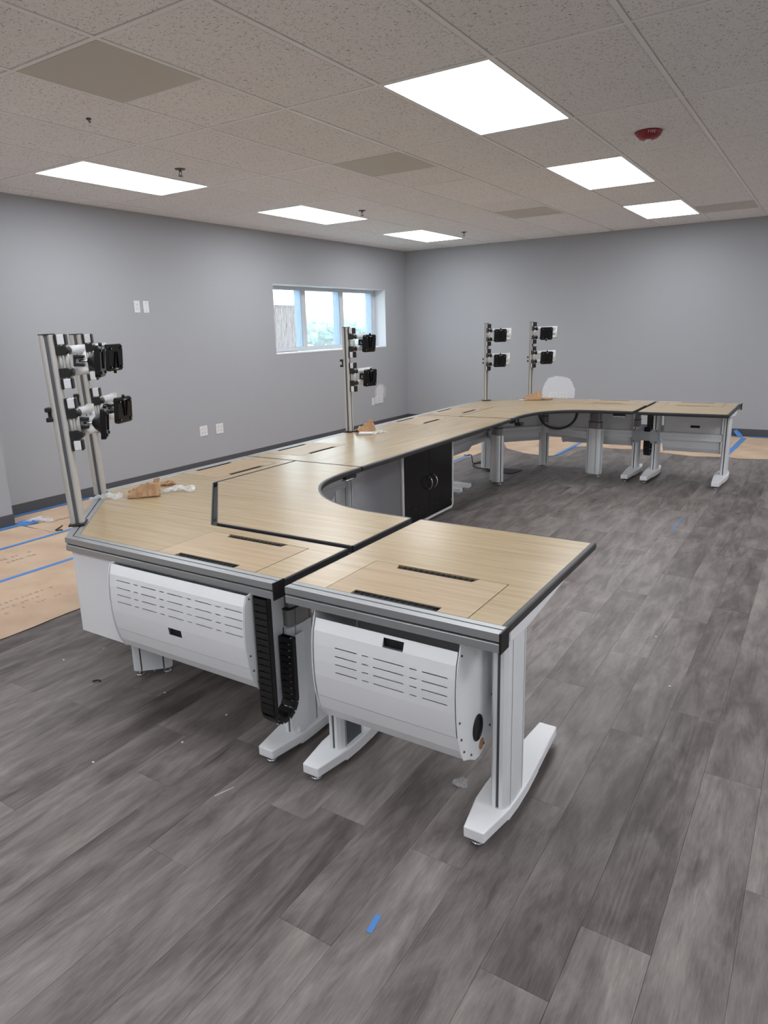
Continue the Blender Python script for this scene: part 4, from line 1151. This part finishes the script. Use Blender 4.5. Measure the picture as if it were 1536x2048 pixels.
R2 = math.sqrt(.5)
mast(3.222, -8.498, (1, 1), 'monitor mast nearest the camera, on the desk corner rail at the left', [(.705, (.185, .095), (.02, .108), .02, False), (.440, (.20, .090), (.03, .085), -.06, False)], .490, lean=.031)
mast(2.816, -8.084, (1, 1), 'second monitor mast at the left, behind the nearest one on the corner rail', [(.705, (.20, .09), (.05, .085), .42, True), (.440, (.20, .105), (.05, .095), .45, False)], .50, lean=.028)
mast(2.7475, -5.690, (1, 0), 'single monitor mast in front of the window on the wall side desk', [(.700, (.225, .062), (.100, .075), .18, False), (.435, (.225, .062), (.100, .075), .18, False)], .545)
mast(2.822, -3.168, (1, -1), 'left mast of the two at the far corner desk', [(.700, (.235, .062), (.100, .075), .10, False), (.440, (.225, .062), (.095, .075), .05, False)], .425)
mast(3.190, -2.800, (1, -1), 'right mast of the two at the far corner desk, behind the paper bag', [(.705, (.245, .062), (.105, .075), .12, True), (.450, (.235, .062), (.110, .075), .05, False)], .425)

# ------------------------------------------------------------------ loose packaging and small things
def crumple(name, x, y, z0, sx, sy, sz, ang, seed, mt, lab, cat, n1=9, n2=14, amp=.28, thick=0, parent=None):
    rr = random.Random(seed); T = rot(x, y, ang, z0); vs = []
    for i in range(n1 + 1):
        th = math.pi * i / n1
        for j in range(n2):
            ph = 2 * math.pi * j / n2; k = 1 + rr.uniform(-amp, amp)
            px_, py_, pz = sx * k * math.sin(th) * math.cos(ph), sy * k * math.sin(th) * math.sin(ph), sz * (1 + math.cos(th) * (1 + rr.uniform(-amp, amp) * .6))
            vs.append((px_, py_, max(0.0008, pz * (.75 + .25 * math.sin(3 * ph + seed)))))
    b_ = MB(T).add(vs, [(i * n2 + j, i * n2 + (j + 1) % n2, (i + 1) * n2 + (j + 1) % n2, (i + 1) * n2 + j) for i in range(n1) for j in range(n2)])
    o = b_.build(name, mt, parent, loc=(x, y, z0) if parent is None else None)
    if parent is None: tag(o, lab, cat)
    return o
def film(name, x, y, z0, w, l, ang, seed, mt, lab, cat, hh=.02, parent=None):
    rr = random.Random(seed); T = rot(x, y, ang, z0); n, m_ = 10, 8; vs = []
    for i in range(n + 1):
        for j in range(m_ + 1):
            u = (i / n - .5) * w * (1 + rr.uniform(-.06, .06)); v = (j / m_ - .5) * l * (1 + rr.uniform(-.08, .08)) * (.7 + .5 * math.sin(2.2 * i / n + seed))
            e = math.sin(math.pi * i / n) * .6 + .4
            vs.append((u, v, .0012 + hh * e * rr.random() ** 1.6))
    b_ = MB(T).add(vs, [(i * (m_ + 1) + j, (i + 1) * (m_ + 1) + j, (i + 1) * (m_ + 1) + j + 1, i * (m_ + 1) + j + 1) for i in range(n) for j in range(m_)])
    o = b_.build(name, mt, parent, loc=(x, y, z0) if parent is None else None)
    if parent is None: tag(o, lab, cat)
    return o
def paper_bag(x, y, ang, w, hgt, seed, lab):
    """open crushed paper bag lying on its side: two creased sheets that meet, mouth propped open"""
    rr = random.Random(seed); T = rot(x, y, ang, ZT); n, m_ = 9, 7; b_ = MB(T)
    for s_ in (0, 1):
        vs = []
        for i in range(n + 1):
            for j in range(m_ + 1):
                u = (i / n - .5) * w; v = (j / m_ - .5) * w * .62
                op = math.sin(math.pi * (j + .2) / (m_ + .4)) * (.35 + .65 * i / n)
                zz = .002 + (hgt * op * (.75 + .4 * rr.random()) if s_ else .004 * rr.random())
                vs.append((u + rr.uniform(-.008, .008), v * (.8 + .3 * i / n) + rr.uniform(-.008, .008), zz))
        b_.add(vs, [(i * (m_ + 1) + j, (i + 1) * (m_ + 1) + j, (i + 1) * (m_ + 1) + j + 1, i * (m_ + 1) + j + 1) for i in range(n) for j in range(m_)])
    return tag(b_.build('paper_bag', M['kraft'], loc=(x, y, ZT), solid=.0008), lab, 'paper bag')
paper_bag(3.045, -7.99, .9, .155, .085, 4, 'crumpled brown paper bag on the desk corner near the two left masts')
crumple('paper_scrap', 2.955, -7.755, ZT, .045, .022, .014, .9, 11, M['kraft'], 'small twisted brown paper scrap behind the bag on the corner desk', 'paper', amp=.4)
film('plastic_bag', 2.905, -8.118, ZT, .16, .09, .8, 5, M['film'], 'clear plastic bag left of the paper bag, beside the left mast bases', 'plastic bag', .035)
film('plastic_bag', 3.12, -7.82, ZT, .16, .10, .8, 6, M['film'], 'clear plastic bag right of the paper bag on the corner desk', 'plastic bag', .030)
paper_bag(2.87, -5.66, 1.2, .15, .10, 8, 'brown paper bag leaning at the foot of the mast before the window')
tag(MB(rot(2.95, -5.76, .35, ZT)).box(-.055, .055, -.03, .03, .001, .018).build('hardware_packet', M['outlet'], loc=(2.95, -5.76, ZT), bevel=.005), 'flat white hardware packet on the side desk beside the leaning bag', 'packet')
film('plastic_bag', 3.015, -5.66, ZT, .13, .10, .9, 9, M['film'], 'small clear plastic bag on the side desk right of the white packet', 'plastic bag', .03)
paper_bag(3.27, -2.95, .5, .18, .10, 12, 'brown paper bag on the far corner desk at the foot of the right mast')
tag(MB(rot(3.19, -3.03, .6, ZT)).box(-.04, .04, -.012, .012, .001, .014).build('hardware_packet', M['film'], loc=(3.19, -3.03, ZT), bevel=.004), 'clear packet left of the paper bag on the far corner desk', 'packet')
crumple('paper_scrap', 3.41, -2.90, ZT, .07, .03, .012, .4, 15, M['kraft'], 'flat crumpled brown paper right of the bag on the far corner desk', 'paper', amp=.3)
film('plastic_bag', .40, -7.0, .0046, .26, .16, .2, 21, M['film'], 'clear plastic bag lying on the brown floor paper by the wall corner', 'plastic bag', .03)
tag(MB(rot(.40, -6.98, .3, .0055)).box(-.045, .045, -.02, .02, .001, .012).build('white_tag', M['outlet'], loc=(.40, -6.98, .0055)), 'small white card in the plastic bag on the floor paper', 'card')
tag(MB().tube([(.72, -7.02, .010), (.75, -7.06, .010), (.80, -7.135, .010), (.815, -7.135, .010), (.845, -7.10, .010)], .005, 6).build('bent_clip', M['black'], loc=(.78, -7.09, .005)), 'bent black clip lying on the brown floor paper', 'clip')
tag(MB().tube([(3.286, -8.575, .005), (3.291, -8.56, .005), (3.305, -8.552, .005), (3.318, -8.558, .005)], .0035, 6).build('bent_clip', M['black'], loc=(3.30, -8.564, 0)), 'small hooked black clip on the planks left of the front baskets', 'clip')
film('plastic_scrap', 5.038, -8.385, 0, .05, .045, .4, 31, M['film'], 'crumpled clear plastic scrap on the planks below the end basket', 'scrap', .016)
tag(MB().tube([(4.354, -8.866, .0018), (4.366, -8.83, .0018), (4.377, -8.798, .0018)], .0014, 5).build('zip_tie_end', M['outlet'], loc=(4.365, -8.83, 0)), 'thin white zip tie piece on the planks in front of the corner desk', 'zip tie')
tag(MB().tube([(4.93, -5.86, .002), (4.97, -5.845, .002), (5.01, -5.815, .002)], .002, 5).build('zip_tie_end', M['outlet'], loc=(4.97, -5.845, 0)), 'thin white zip tie piece on the open floor right of the desks', 'zip tie')
CRUMB = ['white crumb on the planks left of the corner desk, near the paper edge', 'white crumb under the left end of the front left basket', 'white crumb on the planks right below the middle of the front left basket',
         'white crumb farthest out on the front left planks', 'white crumb near the leveling foot of the corner rear leg', 'white crumb in the shade below the front left basket',
         'white crumb beside the corner rear leg', 'white crumb on the open floor right of the near desk', 'white crumb on the open floor right of the curved desk edge']
for i, (x, y) in enumerate([(2.963, -8.507), (3.029, -8.326), (4.012, -8.70), (3.821, -8.959), (3.653, -8.475), (4.02, -8.47), (3.45, -8.36), (5.52, -7.34), (5.37, -6.86)]):
    crumple('debris_crumb', x, y, 0, .006, .005, .0025, i, i + 40, M['outlet'], CRUMB[i], 'debris', 4, 6)
# floor plate and cables below the far corner desk
tag(MB().prism([(3.169, -3.514), (3.273, -3.494), (3.30, -3.27), (2.98, -3.25), (2.98, -3.50)], .0005, .006).build('floor_plate', M['black'], loc=(3.15, -3.4, 0)), 'flat black plate on the planks under the far corner desk', 'plate')
cbp = crom([(2.36, -2.75), (2.55, -3.05), (2.62, -3.18), (2.70, -3.20), (2.78, -3.12), (2.72, -2.95), (2.70, -3.22), (2.80, -3.36), (3.0, -3.42)], 5)
tag(MB().tube([(x, y, .0095 + .10 * max(0, math.sin(i * .13)) * (1 if i < 14 else .1)) for i, (x, y) in enumerate(cbp)], .0055, 6).build('power_cable', M['rubber'], loc=(2.6, -3.1, 0)), 'looped black cable on the floor under the far corner desk', 'cable')
